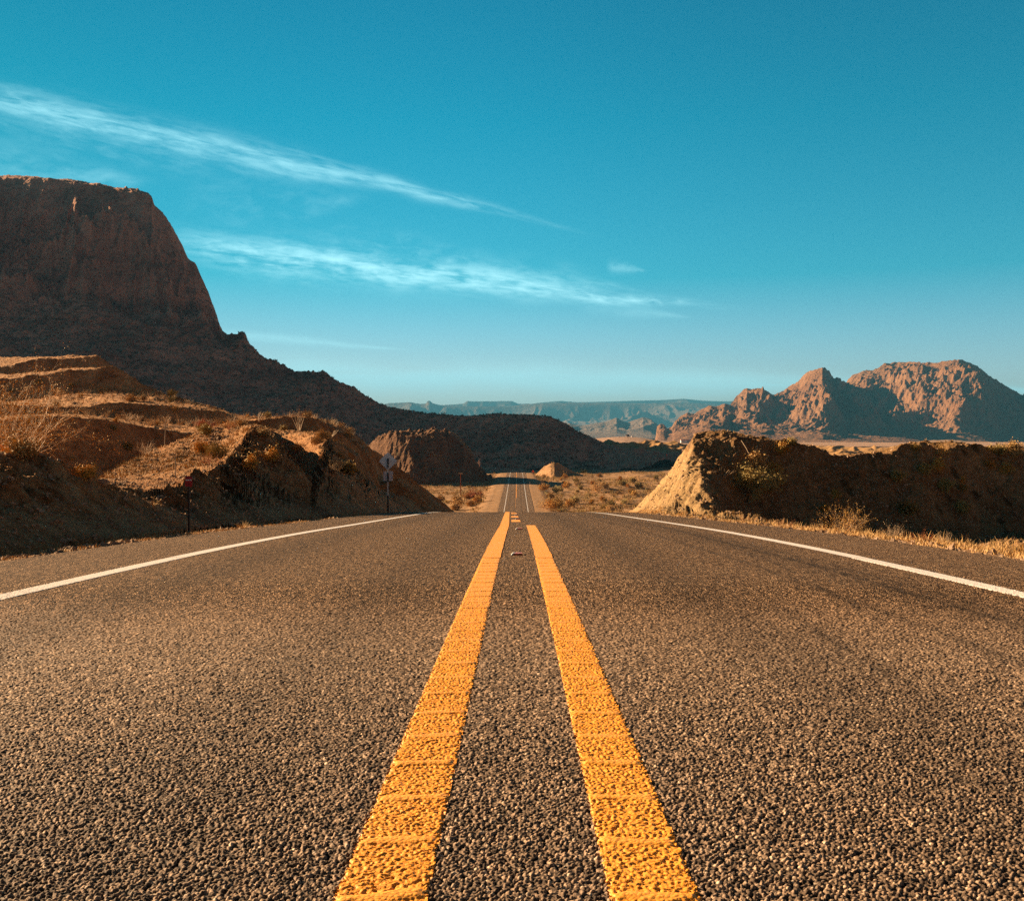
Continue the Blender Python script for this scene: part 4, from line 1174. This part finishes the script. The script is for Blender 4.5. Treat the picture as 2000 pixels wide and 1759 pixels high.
# diamond sign seen from the back
d = 47.5; x = Wx(757.5, d); zb = floor_at(x, d); zt = Wz(895, d)
sg = empty('road_sign', (x, d, zb), 'diamond road sign seen from its grey back with a smaller plate below', 'road sign')
hgt = zt - zb; cz = Wz(900.5, d) - zb; R45 = Matrix.Translation((.0, 0, cz)) @ Matrix.Rotation(math.radians(45), 4, 'Y')
a_ = .305
V, F = [], []
cut_ = .05
oct_ = [(-a_ + cut_, -a_), (a_ - cut_, -a_), (a_, -a_ + cut_), (a_, a_ - cut_), (a_ - cut_, a_), (-a_ + cut_, a_), (-a_, a_ - cut_), (-a_, -a_ + cut_)]
for yy in (0.030, 0.036):
    for (u_, v_) in oct_: V.append(tuple(R45 @ Vector((u_, yy, v_))))
V = np.array(V); quads = [(i, (i + 1) % 8, (i + 1) % 8 + 8, i + 8) for i in range(8)] + [(0, 1, 2, 3), (0, 3, 4, 7), (4, 5, 6, 7), (8, 11, 10, 9), (8, 15, 12, 11), (12, 15, 14, 13)]
new_mesh('diamond_plate', V, quads, M_alu, parent=sg, smooth=False)
z0 = Wz(939, d) - zb; z1 = Wz(920, d) - zb
boxes('lower_plate', [(-.215, .225, .030, .035, z0, z1)], M_plate2, sg)
pst = boxes('post', [(-.030, .030, -.028, .028, -.15, hgt)], M_post, sg)
for ya, yb in ((923, 913.5), (968, 941)):
    boxes('post_sleeve', [(-.034, .034, -.032, -.0285, Wz(ya, d) - zb, Wz(yb, d) - zb)], M_white2, pst)
boxes('bolt', [(-.012, .012, -.036, -.0285, cz + .15, cz + .174), (-.012, .012, -.036, -.0285, cz - .17, cz - .146)], M_alu, pst)

# red marker
d = 18.9; x = Wx(367.5, d); zb = floor_at(x, d); s_ = d / 2000
mk = empty('marker_sign', (x, d, zb), 'small red marker plate with white band on a thin dark post', 'marker sign')
z1 = Wz(931, d) - zb; z0 = Wz(950, d) - zb
pl = boxes('plate', [(-.066, .066, -.012, -.006, z0, z1)], M_redp, mk)
boxes('white_band', [(-.058, .058, -.0145, -.0125, z1 - .070, z1 - .047)], M_white2, pl)
boxes('dark_lettering', [(-.03 + .016 * k, -.022 + .016 * k, -.0145, -.0125, z0 + .045, z0 + .058) for k in range(4)], M_post, pl)
boxes('cap', [(-.068, .068, -.014, .002, z1, z1 + .012)], M_post, mk)
boxes('post', [(-.016, .016, -.0055, .014, -.1, z1 - .01)], M_post, mk)

# raised pavement markers between the centre lines
def rpm(x, y, lab, first=None):
    z = float(zr(y)) + .004
    if first is not None: return clone(first, (x, y, z), lab)
    e = empty('road_stud', (x, y, z), lab, 'road stud', 'raised reflective studs between the yellow lines')
    V = [(-.055, -.05, 0), (.055, -.05, 0), (.055, .05, 0), (-.055, .05, 0), (-.045, -.030, .019), (.045, -.030, .019), (.045, .030, .019), (-.045, .030, .019)]
    new_mesh('body', V, [(0, 3, 2, 1), (4, 5, 6, 7), (0, 1, 5, 4), (1, 2, 6, 5), (2, 3, 7, 6), (3, 0, 4, 7)], M_reflect, parent=e, smooth=False)  # whole body coloured red to stand in for the reflector's brightness
    V = [(-.068, -.05, 0), (-.0555, -.05, 0), (-.0555, .05, 0), (-.068, .05, 0), (-.050, -.030, .0205), (-.034, -.031, .0205), (-.034, .030, .0205), (-.050, .030, .0205)]
    new_mesh('sunlit_end', V, [(0, 3, 2, 1), (4, 5, 6, 7), (0, 1, 5, 4), (1, 2, 6, 5), (2, 3, 7, 6), (3, 0, 4, 7)], M_ceramic, parent=e, smooth=False)  # added white piece standing in for the sunlit left end of the body
    V = [(-.030, -.052, .003), (.050, -.052, .003), (.043, -.0335, .0175), (-.027, -.0335, .0175), (-.030, -.046, .003), (.050, -.046, .003), (.043, -.0275, .0175), (-.027, -.0275, .0175)]
    new_mesh('reflector', V, [(0, 1, 2, 3), (4, 7, 6, 5), (0, 4, 5, 1), (1, 5, 6, 2), (2, 6, 7, 3), (3, 7, 4, 0)], M_reflect, parent=e, smooth=False)
    return e
r0 = rpm(.0, 10.4, 'nearest red faced white road stud between the yellow lines')
rpm(.03, 17.6, 'second red faced road stud, just before the right yellow line ends', r0)
rpm(.0, 26.4, 'small pale road stud behind the first yellow dash', r0)
rpm(-.03, 33.5, 'tiny pale road stud close to the crest of the road', r0)

# rusty pole left of the far road
p = H(899.5, 976, 200, 430, [ROCKY], 330); s_ = p.y / 2000
pe = empty('utility_pole', p, 'slim rust coloured pole with a short crossbar left of the far road', 'pole')
hh = (976 - 925) * s_
boxes('pole', [(-.14, .14, -.14, .14, -.5, hh)], M_rust, pe)
boxes('crossbar', [(-4 * s_, 4 * s_, -.16, .16, hh, hh + 1.2 * s_)], M_twig, pe)
# thin stakes on the left slope
for (px, py, top_, w_, m_, lab) in ((341.5, 934, 893, .012, M_post, 'thin dark metal stake on the sunlit left slope'), (322, 866, 812, .03, M_wood, 'crooked wooden stake on the skyline of the left spur')):
    p = H(px, py, 15, 70, [LEFT], 45); s_ = p.y / 2000; hh = (py - top_) * s_
    e = empty('stake', p, lab, 'stake')
    V, F = [], []
    rn = random.Random(int(px))
    tube([Vector((rn.gauss(0, .25 if w_ > .02 else 0) * w_ * 2, 0, -.1 + (hh + .1) * k / 5)) for k in range(6)], [w_ * (1 - .08 * k) for k in range(6)], 5, V, F)
    new_mesh('shaft', V, F, m_, parent=e)
# orange warning signs far off
for (px, py, hp, wp, d, lab) in ((1041.0, 926, 8.5, 5.6, 545, 'orange diamond sign on the far rise right of the road'), (1302, 908, 8, 3.4, 690, 'small orange sign in the shaded valley on the right')):
    x = Wx(px, d); z = float(terrain(x, d, [MOUND, FH])[0]); s_ = d / 2000
    ztop = max(Wz(py - hp, d), z + hp * s_) - z
    e = empty('warning_sign', (x, d, z), lab, 'road sign')
    q = wp * s_ / 2 * .7071
    Mx = Matrix.Translation((0, 0, ztop - wp * s_ / 2)) @ Matrix.Rotation(math.radians(45), 4, 'Y')
    boxes('sign_plate', [(-q, q, -.06, -.02, -q, q, Mx)], M_orangep, e)
    boxes('stand', [(-.08, .08, -.015, .08, -.5, ztop - wp * s_ / 2), (-.6, .6, .0, .1, .3, .42)], M_rust, e)
# delineator posts
dl = None
for (px, d, lab) in ((976.5, 420, 'white delineator post left of the far road in front of the shadow'), (1034.5, 432, 'white delineator post right of the far road in front of the shadow'), (984, 520, 'white delineator post left of the far road beyond the shadow')):
    x = Wx(px, d); x = min(x, -hw(d) + xc(d) - .6) if x < 0 else max(x, hw(d) + xc(d) + .6)
    z = floor_at(x, d)
    if dl is None:
        dl = empty('delineator', (x, d, z), lab, 'delineator', 'white delineator posts along the far road')
        boxes('post', [(-.09, .09, -.04, .04, -.2, 1.25)], M_white2, dl)
        boxes('reflector', [(-.06, .06, -.055, -.042, .95, 1.12)], M_alu, dl)
    else: clone(dl, (x, d, z), lab)
# white trailer house with red roof edge
p = H(1340.5, 865.2, 1300, 2400, [PL], 1700); s_ = p.y / 2000
hs = empty('house', p, 'long white flat roofed house with a red roof edge on the plain', 'house')
W_, Hh, Dp = 21.5 * s_, 6.0 * s_, 8.0
wl = boxes('wall', [(-W_ / 2, W_ / 2, 0, Dp, -1.5, Hh)], M_wall, hs)
boxes('roof', [(-W_ / 2 - .3, W_ / 2 + .3, -.6, Dp + .3, Hh + .003, Hh + .8)], simple('red_roof', (.42, .05, .05), .7), hs)
for (a_, b_) in ((.12, .26), (.55, .80)):
    f_ = boxes('window', [(W_ * (a_ - .5), W_ * (b_ - .5), -.08, -.005, Hh * .38, Hh * .74)], M_white2, wl)
    boxes('pane', [(W_ * (a_ - .5) + .15, W_ * (b_ - .5) - .15, -.12, -.085, Hh * .38 + .15, Hh * .74 - .15)], M_glass, f_)
boxes('door', [(W_ * (.40 - .5), W_ * (.47 - .5), -.08, -.005, -.2, Hh * .62)], M_plate2, hs)
# low huts on the ridge
p = H(1226, 852.6, 1500, 2600, [PL], 1890); s_ = p.y / 2000
hh = empty('hut', p, 'dark cabin with flat roof on the low pale ridge', 'hut')
boxes('wall', [(-3 * s_, 3 * s_, 0, 5, -1.5, 3.6 * s_)], M_wood, hh); boxes('roof', [(-3.4 * s_, 3.4 * s_, -.6, 5.6, 3.6 * s_ + .003, 4.3 * s_)], M_post, hh)
boxes('door', [(-2.6 * s_, -1.4 * s_, -.1, -.005, -.3, 2.6 * s_)], M_white2, hh)
p = H(1235, 853.5, 1500, 2600, [PL], 1890)
h2 = empty('hut', p, 'tiny white shed right of the dark cabin on the ridge', 'hut')
boxes('wall', [(-1.6 * s_, 1.6 * s_, 0, 4, -1.5, 1.6 * s_)], M_wall, h2); boxes('roof', [(-1.8 * s_, 1.8 * s_, -.4, 4.4, 1.6 * s_ + .003, 2.1 * s_)], M_plate2, h2)
p = H(1316, 866.5, 1200, 2400, [PL], 1600)
h3 = empty('hut', p, 'low dark shed left of the white house', 'hut')
boxes('wall', [(-3.4 * s_, 3.4 * s_, 0, 5, -1.5, 1.3 * s_)], M_wood, h3); boxes('roof', [(-3.7 * s_, 3.7 * s_, -.4, 5.4, 1.3 * s_ + .003, 1.8 * s_)], M_post, h3)
# pale concrete box on the valley floor
p = H(1303, 950, 250, 600, [], 380); s_ = p.y / 2000
cb = empty('culvert_box', p, 'pale square concrete box on the valley floor near the right cutting', 'concrete box')
boxes('wall', [(-4.5 * s_, 4.5 * s_, 0, 1.6, -.5, 6 * s_)], M_wall, cb)
boxes('lid', [(-4.9 * s_, 4.9 * s_, -.15, 1.75, 6 * s_ + .003, 7 * s_)], M_plate2, cb)
# plank and dead stalks on the right cutting
p = H(1448, 858, 40, 60, [RIGHT], 49.3)
e = empty('plank', (p.x, p.y + .1, float(terrain(p.x, p.y + .1, [RIGHT])[0]) + .06), 'dark weathered plank lying along the crest of the right cutting', 'plank')
Mx = Matrix.Rotation(math.radians(7), 4, 'Y')
boxes('board', [(-.55, .50, -.10, .10, -.03, .03, Mx)], M_wood, e)
for (a0, a1, lab, sd) in (((1447, 862), (1482, 926), 'long thin dead stalk hanging down the right cutting', 2), ((1478, 872), (1464, 896), 'short pale dead stalk leaning across the long one', 3)):
    A = H(a0[0], a0[1], 40, 60, [RIGHT], 49); B = H(a1[0], a1[1], 38, 60, [RIGHT], 47)
    e = empty('dead_stalk', B, lab, 'dead stalk')
    rn = random.Random(sd); V, F = [], []
    pts = []
    for k in range(9):
        f = k / 8; q = (A - B) * f; q.y -= .12 + .10 * math.sin(f * 3.1); q.x += rn.gauss(0, .02); q.z += .05
        pts.append(q)
    tube(pts, [.018] * 9, 5, V, F)
    new_mesh('stalk', V, F, M_twig, parent=e)
# pale boulder at the foot of the lit slope
p = H(198, 948, 15, 60, [LEFT], 20)
bm_r = np.random.default_rng(5)
V, F = [], []
for i in range(7):
    for j in range(10):
        th = math.pi * i / 6; ph = 2 * math.pi * j / 10; q = 1 + .18 * math.sin(j * 2.1 + i) + .12 * bm_r.normal()
        V.append((.13 * q * math.sin(th) * math.cos(ph), .09 * q * math.sin(th) * math.sin(ph), .07 * q * math.cos(th)))
for i in range(6):
    for j in range(10): F.append((i * 10 + j, i * 10 + (j + 1) % 10, (i + 1) * 10 + (j + 1) % 10, (i + 1) * 10 + j))
new_mesh('boulder', np.array(V) + np.array(p) + np.array([0, 0, .03]), F, M_stone, label='pale flat boulder at the lower end of the sunlit left slope', cat='boulder')

# ------------------------------------------------------------------ haze: still air filling the valley
def build_haze():
    m = bpy.data.materials.new('haze_air'); m.use_nodes = True
    nt = m.node_tree
    for nd in list(nt.nodes): nt.nodes.remove(nd)
    out = nt.nodes.new('ShaderNodeOutputMaterial')
    pv = nt.nodes.new('ShaderNodeVolumePrincipled')
    pv.inputs['Color'].default_value = (0.10, 0.41, 0.72, 1)
    pv.inputs['Density'].default_value = 5.5e-5
    pv.inputs['Anisotropy'].default_value = 0.0
    nt.links.new(pv.outputs[0], out.inputs['Volume'])
    x0, x1, y0, y1, z0, z1 = -45000, 45000, -700, 45500, -60, 990
    V = [(x, y, z) for z in (z0, z1) for y in (y0, y1) for x in (x0, x1)]
    F = [(0, 2, 3, 1), (4, 5, 7, 6), (0, 1, 5, 4), (2, 6, 7, 3), (0, 4, 6, 2), (1, 3, 7, 5)]
    o = new_mesh('haze', V, F, m, smooth=False, kind='stuff')
build_haze()
